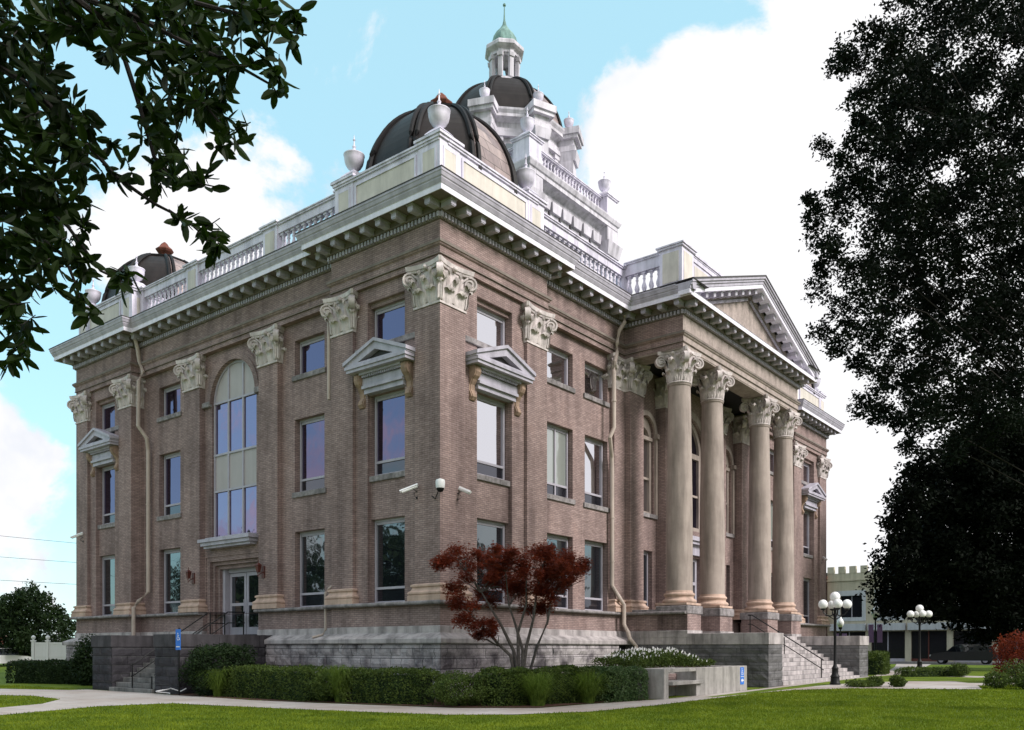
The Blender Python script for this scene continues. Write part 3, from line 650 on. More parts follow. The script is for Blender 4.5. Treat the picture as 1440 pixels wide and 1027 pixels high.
def dome(cx,cy):
    n=8; ph=PI/8; a=2.55/math.cos(PI/8); H=3.25; z0=17.45; rt=1.08/math.cos(PI/8)
    prof=[]; th1=math.acos(rt/a)
    for i in range(13):
        t=th1*i/12; prof.append((a*math.cos(t),z0+H*math.sin(t)))
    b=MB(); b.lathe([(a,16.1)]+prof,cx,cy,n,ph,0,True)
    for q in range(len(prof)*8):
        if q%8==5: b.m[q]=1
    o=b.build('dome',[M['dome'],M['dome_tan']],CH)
    zt=prof[-1][1]
    for i in range(n):
        an=ph+i*2*PI/n; r=MB(); 
        for off in (-.11,.11):
            r.tube([(cx+(q+.02)*math.cos(an)-off*math.sin(an),cy+(q+.02)*math.sin(an)+off*math.cos(an),z) for q,z in prof],.085,6)
        r.build('rib',[M['rib']],o)
    c=MB(); c.lathe([(rt*.9,zt-.1),(rt+.12,zt-.05),(rt+.14,zt+.03),(rt*.75,zt+.16),(.3,zt+.28),(.26,zt+.3)],cx,cy,n,ph); c.build('crown_plate',[M['rib']],o)
    f=MB(); f.lathe([(.22,zt+.28),(.18,zt+.36),(.20,zt+.5),(.36,zt+.62),(.42,zt+.70),(.42,zt+.74),(.25,zt+.88),(.16,zt+1.02),(.05,zt+1.12),(.01,zt+1.14)],cx,cy,8,ph); f.build('finial',[M['red_finial']],o)
for (x0,x1) in ((.1,PX-.1),(WX-PX+.1,WX-.1)):
    for (y0,y1) in ((.1,PY-.1),(WY-PY+.1,WY-.1)):
        o=pavilion_parapet(x0,y0,x1,y1); dome((x0+x1)/2+(.15 if x0<9 else -.15),(y0+y1)/2+(.15 if y0<9 else -.15))
        for ux,uy in ((x0+.45,y0+.45),(x0+.45,y1-.45),(x1-.45,y0+.45),(x1-.45,y1-.45)): urn(ux,uy,17.7+.15,CH)
# ---- balustrades
def baluster_mesh():
    b=MB(); b.box(-.09,-.09,0,.09,.09,.08); b.box(-.09,-.09,.86,.09,.09,.94)
    b.lathe([(.07,.08),(.05,.13),(.09,.22),(.115,.30),(.10,.40),(.055,.52),(.045,.62),(.07,.68),(.05,.74),(.075,.86)],0,0,8,0,0,False); return b
BAL=None
def balustrade(P,u0,u1,d,t,z0=16.0,z1=17.75,spacing=.30,zb=16.42):
    global BAL
    b=MB(); b.pbox(P,u0,u1,z0,zb,d,d+t); b.pbox(P,u0,u1,zb-.08,zb,d-.04,d+t+.04); b.pbox(P,u0,u1,zb+.94,z1-.1,d,d+t); b.pbox(P,u0,u1,z1-.1,z1-.04,d-.06,d+t+.06); b.pbox(P,u0,u1,z1-.04,z1,d-.1,d+t+.1)
    o=b.build('balustrade',[M['paint']],CH); k=max(1,int((u1-u0)/spacing))
    for i in range(k):
        u=u0+(i+.5)*(u1-u0)/k; loc=P(u,zb,d+t/2)
        if BAL is None: BAL=baluster_mesh().build('baluster',[M['paint']],o,smooth='auto',loc=loc)
        else: inst(BAL,o,loc,0,False)
def pier(x0,x1,y0,y1,z0=16.0,z1=17.8,panel=True,faces=()):
    b=MB(); b.box(x0,y0,z0,x1,y1,z1-.14); b.box(x0-.07,y0-.07,z1-.14,x1+.07,y1+.07,z1-.06); b.box(x0-.12,y0-.12,z1-.06,x1+.12,y1+.12,z1); b.box(x0-.04,y0-.04,z0,x1+.04,y1+.04,z0+.3)
    o=b.build('balustrade_pier',[M['paint']],CH)
    p=MB()
    if 'L' in faces: p.box(x0-.02,y0+.15,z0+.5,x0-.001,y1-.15,z1-.3)
    if 'F' in faces: p.box(x0+.15,y0-.02,z0+.5,x1-.15,y0-.001,z1-.3)
    if faces: p.build('cream_panel',[M['panel']],o)
LB=.5; T=.3
pier(LB-.05,LB+.4,8.85,9.7,faces='L'); pier(LB-.05,LB+.4,14.2,15.05,faces='L')
balustrade(PL,PY-.05,8.85,LB,T); balustrade(PL,9.7,14.2,LB,T); balustrade(PL,15.05,WY-PY+.05,LB,T)
pier(LB-.05,LB+.4,PY-.09,PY+.2); pier(LB-.05,LB+.4,WY-PY-.2,WY-PY+.09)
balustrade(PR,PX-.05,11.9,LB,T); balustrade(PR,24.4,WX-PX+.05,LB,T)
pier(11.9,12.4,.45,.95); pier(23.9,24.4,.45,.95)
balustrade(PL,-1.25,.45,11.95,T,16.0,17.9); balustrade(PL,-1.25,.45,24.05,T,16.0,17.9)
pier(11.85,12.9,-2.27,-1.25,z1=18.02,faces='LF'); pier(23.4,24.45,-2.27,-1.25,z1=18.02,faces='LF')
b=MB(); b.box(12.9,-2.2,16,23.4,-1.9,17.8); b.box(12.9,-2.26,17.8,23.4,-1.84,17.86); b.box(12.9,-2.3,17.86,23.4,-1.8,17.95)
b.box(12.9,-2.24,16.0,23.4,-2.2,16.4); b.box(12.9,-2.24,17.62,23.4,-2.2,17.797)
o=b.build('porch_parapet',[M['paint']],CH); p=MB(); p.box(13.1,-2.21,16.5,23.2,-2.202,17.5); p.build('cream_panel',[M['panel']],o)
# ---- central tower
tx,ty=3.6,4.35; x0,x1,y0,y1=XC-tx,XC+tx,YC-ty,YC+ty
b=MB(); b.box(x0,y0,16.1,x1,y1,25.1)
sq=[(x0,y1),(x0,y0),(x1,y0),(x1,y1)]
b.sweep(sq,[(-.1,20.9),(.25,20.95),(.25,21.1),(.0,21.2)]); b.sweep(sq,[(0,22.3),(.12,22.32),(.12,22.5),(.02,22.55)])
b.sweep(sq,[(-.1,24.6),(.08,24.6),(.08,24.9),(.3,25.05),(.55,25.1),(.55,25.3),(.62,25.35),(.7,25.55),(.7,25.62),(-.2,25.7)])
for (cx,cy) in sq: b.obox(cx,cy,16.1,25.05,1.1,1.1,0); b.obox(cx,cy,23.5,24.2,1.2,1.2,0,0,1.25)
for s in range(6):
    u=x0+1.2+s*(2*tx-2.4)/5; b.box(u-.35,y0-.12,22.6,u+.35,y0+.1,24.5); b.obox(u,y0-.1,24.0,24.5,.7,.35,0,0,1.2)
    u=y0+1.2+s*(2*ty-2.4)/5; b.box(x0-.12,u-.35,22.6,x0+.1,u+.35,24.5); b.obox(x0-.1,u,24.0,24.5,.35,.7,0,0,1.2)
TW=b.build('tower',[M['paint_tower']],CH)
b=MB()
for s in range(5):
    u=x0+1.2+(s+.5)*(2*tx-2.4)/5; b.box(u-.22,y0-.03,22.8,u+.22,y0+.05,24.2)
    u=y0+1.2+(s+.5)*(2*ty-2.4)/5; b.box(x0-.03,u-.22,22.8,x0+.05,u+.22,24.2)
b.build('louvre',[M['capstrip']],TW)
for P,a,c,d in ((PR,x0+.5,x1-.5,y0-.1),(PL,y0+.5,y1-.5,x0-.1),):
    balustrade(P,a,c,d,.25,25.62,26.8,.28,25.75)
balustrade(PR,x0+.5,x1-.5,y1-.2,.25,25.62,26.8,.28,25.75); balustrade(PL,y0+.5,y1-.5,x1-.2,.25,25.62,26.8,.28,25.75)
for cx,cy in sq:
    pier(cx-.5,cx+.5,cy-.5,cy+.5,25.62,26.9); urn(cx,cy,26.9,CH)
# drum
n8=8; ph=math.radians(22.5+0)
def oct(mb,prof,m=0): mb.lathe([(r/math.cos(PI/8),z) for r,z in prof],XC,YC,8,PI/8,m)
b=MB(); oct(b,[(3.3,25.6),(3.3,26.5),(3.4,26.5),(3.4,26.7),(3.15,26.75),(3.05,26.8),(3.05,28.7),(3.2,28.75),(3.2,28.95),(3.1,29.0),(3.1,29.25),(3.3,29.35),(3.5,29.4),(3.5,29.55),(3.6,29.7),(3.62,29.8),(3.0,29.92)])
for i in range(8):
    an=PI/8+i*PI/4; c=Vector((math.cos(an),math.sin(an)))
    for rr,z0_,z1_,w in ((3.65,25.6,26.75,1.3),(3.6,26.75,28.7,.85),(3.62,28.7,28.98,1.05),(3.62,28.98,29.35,.9),(3.68,29.35,29.55,1.25),(3.7,29.55,29.9,1.4)):
        b.obox(XC+c.x*rr,YC+c.y*rr,z0_,z1_,w,w,an)
    b.obox(XC+c.x*3.72,YC+c.y*3.72,28.2,28.7,.85,.85,an,0,1.2)
    am=i*PI/4; m_=Vector((math.cos(am),math.sin(am))); t=Vector((-m_.y,m_.x))
    for s in (-.62,.62): q=m_*3.1+t*s; b.obox(XC+q.x,YC+q.y,26.8,28.5,.14,.3,am); b.obox(XC+q.x,YC+q.y,28.25,28.5,.22,.42,am)
    q=m_*3.12; b.obox(XC+q.x,YC+q.y,28.5,28.72,.3,1.7,am); b.obox(XC+q.x,YC+q.y,27.2,27.3,.2,1.1,am)
DR=b.build('drum',[M['paint_tower']],CH)
b=MB()
for i in range(8):
    am=i*PI/4; b.obox(XC+3.06*math.cos(am),YC+3.06*math.sin(am),27.45,28.2,.06,.5,am)
b.build('window',[M['glass_dark']],DR)
for i in range(8):
    an=PI/8+i*PI/4; urn(XC+3.7*math.cos(an),YC+3.7*math.sin(an),29.9,CH,.78)
# main dome
a=3.05/math.cos(PI/8); rt=.85/math.cos(PI/8); th1=math.acos(rt/a); prof=[(a*math.cos(th1*i/14),29.75+3.4*math.sin(th1*i/14)) for i in range(15)]
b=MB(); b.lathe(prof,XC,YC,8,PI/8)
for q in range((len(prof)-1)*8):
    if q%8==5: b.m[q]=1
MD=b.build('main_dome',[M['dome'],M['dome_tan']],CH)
for i in range(8):
    an=PI/8+i*PI/4; r=MB()
    for off in (-.1,.1): r.tube([(XC+(q+.02)*math.cos(an)-off*math.sin(an),YC+(q+.02)*math.sin(an)+off*math.cos(an),z) for q,z in prof],.08,6)
    r.build('rib',[M['rib']],MD)
zt=prof[-1][1]
b=MB(); oct(b,[(.95,zt-.1),(.95,zt+.05),(.8,zt+.1),(.78,zt+.28),(.5,zt+.29)])
for i in range(8):
    an=PI/8+i*PI/4; x,y=XC+.76*math.cos(an),YC+.76*math.sin(an); b.obox(x,y,zt+.28,zt+1.8,.2,.24,an); b.obox(x+.06*math.cos(an),y+.06*math.sin(an),zt+1.38,zt+1.58,.2,.3,an,0,1.2)
oct(b,[(.5,zt+1.62),(.8,zt+1.62),(.8,zt+1.77),(.95,zt+1.86),(1.05,zt+1.95),(1.05,zt+2.13),(.98,zt+2.22),(.7,zt+2.34)])
CU=b.build('cupola',[M['paint_tower']],CH)
b=MB()
for i in range(8):
    am=i*PI/4; P3=lambda u,z,d,am=am:(XC+(.70-d)*math.cos(am)-u*math.sin(am),YC+(.70-d)*math.sin(am)+u*math.cos(am),z)
    b.plate(P3,rect(-.3,.3,zt+.28,zt+1.75),[archhole(0,.15,zt+.3,zt+1.4)],0,.08)
b.build('cupola_arch',[M['paint_tower']],CU)
b=MB(); b.lathe([(.78,zt+2.32),(.76,zt+2.5),(.68,zt+2.8),(.5,zt+3.12),(.27,zt+3.38),(.13,zt+3.6),(.07,zt+3.85)],XC,YC,8,PI/8); b.build('cupola_dome',[M['green_copper']],CU,smooth='auto')
b=MB(); b.lathe([(.08,zt+3.7),(.05,zt+3.95),(.035,zt+4.3),(.025,37.7),(.08,37.73),(.09,37.8),(.05,37.86),(.005,37.9)],XC,YC,8); b.build('spire',[M['green_copper']],CU)
# ================= BASE, PORCH AND STEPS =================
def blockwall(name,specs,par,m='granite',rh=.33,bw=.95,depth=.05):
    """rock-faced granite laid in courses; each block is its own bulging face with a sunk joint"""
    b=MB(); rd=random.Random(int(abs(specs[0][1])*100+abs(specs[0][5])*10)+len(name))
    for (P,u0,u1,z0,z1,d) in specs:
        b.pbox(P,u0+.01,u1-.01,z0,z1,d+.03,d+.25,0)
        nr=max(1,round((z1-z0)/rh)); h=(z1-z0)/nr
        for r in range(nr):
            u=u0-(bw*.5 if r%2 else 0)
            while u<u1-.02:
                w=bw*rd.uniform(.75,1.25); a=max(u,u0); c=min(u+w,u1)
                if u1-c<.25: c=u1; 
                nx,nz=5,3; k=len(b.v)
                for j in range(nz+1):
                    for i in range(nx+1):
                        e=(i in(0,nx))or(j in(0,nz)); uu=a+.008+(c-a-.016)*i/nx; zz=z0+r*h+.008+(h-.016)*j/nz
                        b.v.append(P(uu,zz,d if e else d-depth*rd.uniform(.2,1)))
                for j in range(nz):
                    for i in range(nx): b.face((k+j*(nx+1)+i,k+j*(nx+1)+i+1,k+(j+1)*(nx+1)+i+1,k+(j+1)*(nx+1)+i))
                # joint sides
                for q in ((0,nx),):
                    b.face((k,k+nx,len(b.v),len(b.v)+1)); b.v+= [P(c-.008,z0+r*h+.008,d+.03),P(a+.008,z0+r*h+.008,d+.03)]
                    kk=k+nz*(nx+1); b.face((kk,kk+nx,len(b.v),len(b.v)+1)); b.v+=[P(c-.008,z0+(r+1)*h-.008,d+.03),P(a+.008,z0+(r+1)*h-.008,d+.03)]
                u=c if c<u1 else u1
                if c>=u1: break
    return b.build(name,[M[m]],par)
def blockwalls(name,specs,par,m='granite',**k):
    for s in specs: blockwall(name,[s],par,m,**k)
RL=.45
lowL=[(RL,10.0),(RL,PY),(0,PY),(0,0),(PX,0),(PX,RL),(11.77,RL),(11.77,-2.55)]
lowR=[(24.53,-2.55),(24.53,RL),(WX-PX,RL),(WX-PX,0),(WX,0),(WX,WY),(0,WY),(0,WY-PY),(RL,WY-PY),(RL,13.8)]
for pth in (lowL,lowR):
    b=MB(); b.sweep(pth,[(-.9,2.30),(0,2.32),(0,2.99),(-.9,3.0)],0,closed=False); b.build('base_brickwork',[M['brick']],CH)
    b=MB(); b.sweep(pth,[(-1.2,2.98),(.20,2.985),(.235,3.02),(.235,3.07),(.20,3.109),(-1.2,3.11)],0,closed=False); b.build('string_course',[M['rough_string']],CH,bevel=.01)
    b=MB(); b.sweep(pth,[(-.9,2.05),(.05,2.05),(.05,2.30),(.0,2.322),(-.9,2.323)],0,closed=False); b.build('stone_course',[M['stone']],CH)
lg=[(RL,9.05),(RL,PY),(0,PY),(0,0),(PX,0),(PX,RL),(11.77,RL)]
lg2=[(24.53,RL),(WX-PX,RL),(WX-PX,0),(WX,0),(WX,WY),(0,WY),(0,WY-PY),(RL,WY-PY),(RL,15.1)]
for pth in (lg,lg2):
    b=MB(); b.sweep(pth,[(-.5,1.75),(.44,1.75),(.46,1.78),(.46,1.90),(.43,1.93),(.06,2.10),(-.5,2.11)],0,closed=False); b.build('water_table',[M['stone']],CH)
blockwalls('foundation_blocks',[(PL,-.35,PY+.3,-.2,1.748,-.35),(PL,PY+.3,9.1,-.2,1.748,.10),(PL,15.1,18.5,-.2,1.748,.10),(PL,18.45,24.2,-.2,1.748,-.35),
   (PR,-.35,PX+.3,-.2,1.748,-.35),(PR,PX+.3,10.9,-.2,1.748,.10),(PR,24.5,30.4,0,1.748,.10),(PR,30.3,WX+.3,0,1.748,-.35)],CH,rh=.39)
b=MB(); b.box(10.9,.3,0,11.77,.5,1.75); b.build('areaway_opening',[M['black_gap']],CH)
# porch podium, cheeks, steps
X0,X1=11.77,24.53; CW=1.43; ZF=2.2
blockwalls('porch_blocks',[(PL,-5.9,.4,.05,1.75,X0),(PR,X0,X0+CW,.05,1.75,-5.9),(PR,X1-CW,X1,.05,1.75,-5.9),(PL,-5.9,-2.5,.05,1.75,X1-CW),(PL,-5.9,.4,.05,1.75,X1-.25)],CH,'granite_dark')
b=MB(); b.box(X0+.2,-2.6,0,X1-.2,.62,1.75); b.box(X0+.2,-5.7,0,X0+CW-.05,-2.5,1.75); b.box(X1-CW+.25,-5.7,0,X1-.2,-2.5,1.75); b.build('podium_core',[M['stone_dark']],CH)
b=MB()
b.box(X0-.04,-5.94,1.752,X0+CW+.03,-2.9,ZF-.002); b.box(X1-CW-.03,-5.94,1.752,X1+.04,-2.9,ZF-.002)
for i in range(6):
    a=X0-.04+i*(X1-X0+.08)/6; b.box(a+.004,-2.896,1.752,a+(X1-X0+.08)/6-.004,.0,ZF)
for j in range(2): b.box(X0-.04,.004+j*.3,1.752,X1+.04,.3+j*.3,ZF)
b.build('porch_floor',[M['stone']],CH,bevel=.012)
st=MB(); NS=12; zb=.14
for i in range(NS):
    z0=zb+(ZF-zb)*i/NS+.002; z1=zb+(ZF-zb)*(i+1)/NS; y=-5.93+i*.285
    xs=[X0+CW,X0+CW+3.1+(i%2)*.5,X0+CW+6.6+(i%3)*.3,X1-CW]
    for a,c in zip(xs[:-1],xs[1:]): st.box(a+.004,y,z0,c-.004,-2.4,z1-.0005*i)
st.build('step',[M['stone']],CH,bevel=.012)
# columns with pedestals
b=MB(); r=.545
def shaft(b):
    pr=[(r+.0,0.60)]
    for i in range(13):
        t=i/12; rr=r-(.085*max(0,(t-.25)/.75)**1.4); pr.append((rr,3.95-3.35+t*(12.42-3.95)))
    return pr
col0=None
for c in (12.4,15.5,20.8,23.9):
    if col0 is None:
        s=MB(); s.lathe([(.545-(.095*max(0,(i/12-.2)/.8)**1.5),3.93+i/12*(12.44-3.93)) for i in range(13)],0,0,32)
        s.lathe([(.47,12.32),(.49,12.35),(.49,12.38),(.46,12.41)],0,0,32)
        col0=s.build('column',[M['column']],CH,smooth='auto',loc=(c,-1.87,0))
        q=MB(); q.box(-.66,-.66,3.36,.66,.66,3.45); q.lathe([(.66,3.45),(.70,3.50),(.70,3.55),(.66,3.60),(.60,3.63),(.58,3.68),(.60,3.74),(.64,3.77),(.64,3.82),(.60,3.86),(.56,3.88),(.545,3.96)],0,0,32)
        q.build('column_base',[M['peach']],col0,smooth='auto')
        capital('rd',col0,(0,0,12.41),cap_rd,(1.02,1.02,1))
        q=MB(); q.box(-.72,-.72,2.99,.72,.72,3.33); o=q.build('pedestal_cap',[M['rough_string']],col0,bevel=.03)
        q=MB(); q.box(-.63,-.66,2.3,.63,.66,2.989); q.build('pedestal',[M['brick']],col0)
        q=MB(); q.box(-.68,-.71,2.202,.68,.71,2.33); q.build('plinth',[M['stone']],col0,bevel=.01)
    else: inst(col0,CH,(c,-1.87,0))
b=MB(); b.box(11.7,-1.15,2.99,12.55,.35,3.2); b.box(23.75,-1.15,2.99,24.6,.35,3.2); b.build('porch_side_coping',[M['rough_string']],CH,bevel=.02)
b=MB(); b.box(11.79,-1.2,2.21,12.45,.45,2.985); b.box(23.85,-1.2,2.21,24.51,.45,2.985); b.build('porch_side_wall',[M['brick']],CH)
# side entrance: cheeks, landing and steps
blockwalls('side_step_blocks',[(PL,9.05,10.55,-.05,1.65,-3.5),(PL,13.6,15.1,-.05,1.65,-3.5),(PR,-3.5,.2,-.05,1.65,9.05),(PR,-3.5,.2,-.05,1.65,13.6)],CH,'granite_shade')
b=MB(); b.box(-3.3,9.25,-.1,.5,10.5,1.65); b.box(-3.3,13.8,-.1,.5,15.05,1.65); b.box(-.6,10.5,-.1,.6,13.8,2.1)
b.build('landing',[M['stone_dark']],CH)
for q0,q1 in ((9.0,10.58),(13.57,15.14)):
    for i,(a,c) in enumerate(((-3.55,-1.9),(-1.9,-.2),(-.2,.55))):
        b=MB(); b.box(a+.004,q0,1.652,c-.004,q1,2.1); b.build('side_coping',[M['stone_shade']],CH,bevel=.012)
b=MB(); NS=12
for i in range(NS):
    z0=-.03+2.14*i/NS; x=-3.62+i*.27; b.box(x,10.56,z0+.002,1.4,13.59,z0+2.14/NS)
b.build('side_step',[M['stone_dark']],CH,bevel=.01)
def rail(name,posts,pts,mid,m='black'):
    b=MB(); b.tube(pts,.025,8); b.tube([(x,y,z-mid) for x,y,z in pts[:-1]]+[(pts[-1][0],pts[-1][1],pts[-1][2]-mid)],.02,8)
    for x,y,z0,z1 in posts: b.tube([(x,y,z0),(x,y,z1)],.025,8)
    return b.build(name,[M[m]],CH)
rail('handrail',[(XC,-5.75,.15,1.15),(XC,-4.1,1.3,2.1),(XC,-2.5,2.2,3.13)],[(XC,-5.85,1.08),(XC,-5.75,1.15),(XC,-2.6,3.12),(XC,-2.4,3.13)],.42)
rail('handrail',[(-3.5,12.1,.05,1.05),(-.3,12.1,2.1,3.0),(.35,12.1,2.1,3.02)],[(-3.55,12.1,1.0),(-3.4,12.1,1.06),(-.4,12.1,3.0),(.35,12.1,3.02)],.42)
rail('handrail',[(-3.5,10.75,.05,.6),(.3,10.75,2.1,3.0)],[(-3.4,10.75,1.06),(-.4,10.75,3.0),(.35,10.75,3.02)],.42)
# ---- downspouts
def spout(pts,r=.065,collars=()):
    b=MB(); b.tube(pts,r,10)
    for p in collars: b.lathe([(r+.02,p[2]-.03),(r+.02,p[2]+.03)],p[0],p[1],10)
    b.build('downspout',[M['spout']],CH,smooth=False)
spout([(.15,PY+.12,15.3),(.2,PY+.14,14.6),(.27,PY+.16,14.3),(.25,PY+.16,13.9),(.1,PY+.16,13.5),(.0,PY+.14,13.2),(.0,PY+.14,10.3)],.06)
spout([(.5,PY+.25,10.3),(.5,PY+.25,9.9),(.52,PY+.1,9.5)],.07)
spout([(.30,5.28,3.9),(.1,5.4,3.7),(-.02,5.45,3.55),(-.02,5.45,2.25),(-.1,5.5,2.08),(-.35,5.75,1.98)],.05)
spout([(-.05,18.35,15.35),(.1,18.4,15.0),(.22,18.45,14.4),(.25,18.2,13.9),(.0,18.1,13.4),(-.02,18.1,11.4),(.3,17.95,10.9),(.42,18.05,10.4),(.42,18.05,4.1),(.15,18.4,3.7),(-.02,18.5,3.4),(-.02,18.5,2.1)],.085,[(-.0,18.1,12.5),(.42,18.05,8),(.42,18.05,6)])
spout([(11.15,-.02,15.35),(11.15,-.02,15.1),(10.95,.12,14.7),(10.9,.2,14.2),(10.9,.2,13.8),(10.55,.1,13.3),(10.5,.1,12.9),(10.5,.1,10.6),(10.35,.2,10.2),(10.8,.38,9.5),(10.85,.4,9.1),(10.85,.4,4.2),(11.1,.2,3.7),(11.3,.1,3.4),(11.3,.1,2.6),(11.35,-.05,2.3),(11.4,-.12,2.0),(11.6,-.3,1.7),(11.6,-.3,.5)],.085,[(10.5,.1,11.7),(10.85,.4,7),(10.85,.4,5.2)])
# ---- security cameras (things fixed on the wall)
def bullet(loc,face,label,yaw):
    e=empty('security_camera',loc,yaw,label,'camera'); e.scale=(.65,)*3
    b=MB(); b.tube([(0,0,0),(0,-.1,-.02),(0,-.18,-.1),(0,-.2,-.22),(0,-.05,-.3),(0,0,-.3)],.012,6); b.box(-.05,-.02,-.36,.05,0,-.24); b.tube([(0,-.0,0),(0,-.3,.12)],.015,6); b.build('bracket',[M['black']],e)
    b=MB(); k=b.vs([]); b.tube([(.12,-.1,.24),(-.42,-.62,-.06)],.07,10); b.build('housing',[M['white_plastic']],e)
    b=MB(); b.tube([(.16,-.10,.32),(-.5,-.68,-.03)],.075,4); b.build('sun_shield',[M['white_plastic']],e)
bullet((0,1.0,6.6),'L','white tube camera on the shaded side wall, left of the brick corner',-PI/2)
bullet((.8,0,6.55),'R','white tube camera on the lit front wall, right of the brick corner',PI/2-.9)
bullet((0,23.2,6.9),'L','small white camera on the farthest corner of the side wall, above the fence',-PI/2)
bullet((35.4,0,7.2),'R','small white camera high on the far end of the front wall',0)
e=empty('security_camera',(0,0,6.55),0,'white domed camera with a dark lens, mounted right on the brick corner','camera')
b=MB(); b.tube([(.0,.35,-.15),(-.02,.2,-.25),(-.1,.1,-.28),(-.2,-.1,-.1),(-.2,-.2,.08)],.016,6); b.build('bracket',[M['black']],e)
b=MB(); b.lathe([(.02,.3),(.13,.26),(.15,.2),(.14,.05),(.13,-.0)],-.2,-.2,14); b.build('housing',[M['white_plastic']],e,smooth='auto')
b=MB(); b.lathe([(.12,-.003),(.11,-.06),(.07,-.11),(.01,-.13)],-.2,-.2,14); b.build('lens_dome',[M['black']],e,smooth='auto')
# ================= GROUNDS =================
def sheet(name,poly,dz,m,kind='structure',label=None,cat=None,sub=0):
    b=MB(); tr=tessellate_polygon([[Vector((x,y,0)) for x,y in poly]]); k=b.vs([(x,y,g(x,y)+dz) for x,y in poly])
    for t in tr: b.face([k+i for i in t])
    return tag(b.build(name,[M[m]]),label,cat,None,kind)
# ground: one sheet to the horizon, finely divided across the gentle slope
b=MB(); xs=[-900,-200,-60,-25,-20,-15,-10,-5,0,5,10,15,20,25,60,200,900]; ys=[-900,-200,-60,-30,-15,0,15,40,100,300,900]
for y in ys:
    for x in xs: b.v.append((x,y,g(x,y)))
for j in range(len(ys)-1):
    for i in range(len(xs)-1): k=j*len(xs)+i; b.face((k,k+1,k+len(xs)+1,k+len(xs)))
tag(b.build('ground',[M['grass']]),kind='structure')
def split(poly,n=3):
    out=[]
    for i,p in enumerate(poly):
        q=poly[(i+1)%len(poly)]
        for j in range(n): out.append((p[0]+(q[0]-p[0])*j/n,p[1]+(q[1]-p[1])*j/n))
    return out
walk=[(-30,50),(-9.5,32),(-5.42,18.68),(-4.3,15.3),(-3.7,15.1),(-3.7,9.0),(-3.93,4.29),(-3.5,1.0),(-2.75,-3.15),(-1.51,-4.95),(0.65,-5.25),(3.4,-5.9),(10.4,-6.05),(13.2,-5.9),(25,-5.95),(30,-5.2),(47,-1.4),(61,2),(61,-.8),(47,-3.4),(32.5,-6.6),(29,-7.6),(28,-10.2),(31,-16),(31,-24),(22,-24),(21,-14),(17.4,-11.98),(14.58,-12.6),(13.6,-10.6),(12.8,-8.6),(10.6,-7.3),(8.11,-6.95),(0.93,-6.95),(-1.68,-6.7),(-3.46,-5.66),(-4.47,-4.4),(-5.02,-2.0),(-5.6,1.2),(-6.1,5.0),(-7.9,5.6),(-10.83,4.6),(-20,0),(-24,2),(-13,6.6),(-9.93,7.3),(-8.44,8.0),(-7.1,9.8),(-6.8,12.5),(-7.5,14.6),(-10.5,18),(-16,25),(-34,42)]
sheet('path',split(walk,3),.012,'path')
bed=[(-3.4,9),(-3.2,4.3),(-3.0,1.1),(-2.4,-2.9),(-1.2,-4.7),(0.8,-4.98),(3.3,-5.7),(3.3,.4),(5.7,.4),(5.7,0.05),(0.05,.05),(0.05,9)]
sheet('soil',[(-3.85,9.0),(-3.85,4.3),(-3.3,1.0),(-2.6,-3.1),(-1.4,-4.85),(0.7,-5.1),(3.3,-5.7),(3.35,.2),(0.2,.2),(.2,9.0)],.018,'soil')
sheet('road',[(60,-60),(70,-60),(70,60),(60,60)],.01,'asphalt')
sheet('pavement',[(70,-60),(73,-60),(73,60),(70,60)],.12,'path')
b=MB(); b.box(69.9,-60,.1,70.05,60,.34); tag(b.build('kerb',[M['concrete']]),kind='structure')
# lawn blades over the part of the lawn that shows near the camera
rd=random.Random(3)
def inpoly(x,y,p):
    c=False;j=len(p)-1
    for i in range(len(p)):
        if (p[i][1]>y)!=(p[j][1]>y) and x<(p[j][0]-p[i][0])*(y-p[i][1])/(p[j][1]-p[i][1])+p[i][0]: c=not c
        j=i
    return c
b=MB(); yaw=math.radians(38.162); fx,fy=math.cos(yaw),math.sin(yaw); cnt=0
walkL=[(-3.4,9.0)]
while cnt<150000:
    t=13+rd.random()**1.3*24; u=rd.uniform(-.66,.66); x=CAM[0]+t*(fx+u*fy); y=CAM[1]+t*(fy-u*fx)
    if x>-3.9+.1 and y>-6: continue
    if inpoly(x,y,walk): continue
    z=g(x,y); a=rd.uniform(0,2*PI); h=rd.uniform(.025,.06); w=.006+.0004*t; l=rd.uniform(-.025,.025); m=rd.uniform(-.025,.025)
    k=b.vs([(x-w*math.cos(a),y-w*math.sin(a),z),(x+w*math.cos(a),y+w*math.sin(a),z),(x+l,y+m,z+h)]); b.face((k,k+1,k+2),0); cnt+=1
M['lawn_blade']=leafmat('lawn_blade',(.05,.085,.006),(.17,.21,.015),.8,.3,.9)
tag(b.build('grass',[M['lawn_blade']]),'short mown lawn in front of the brick building','grass',None,'stuff')

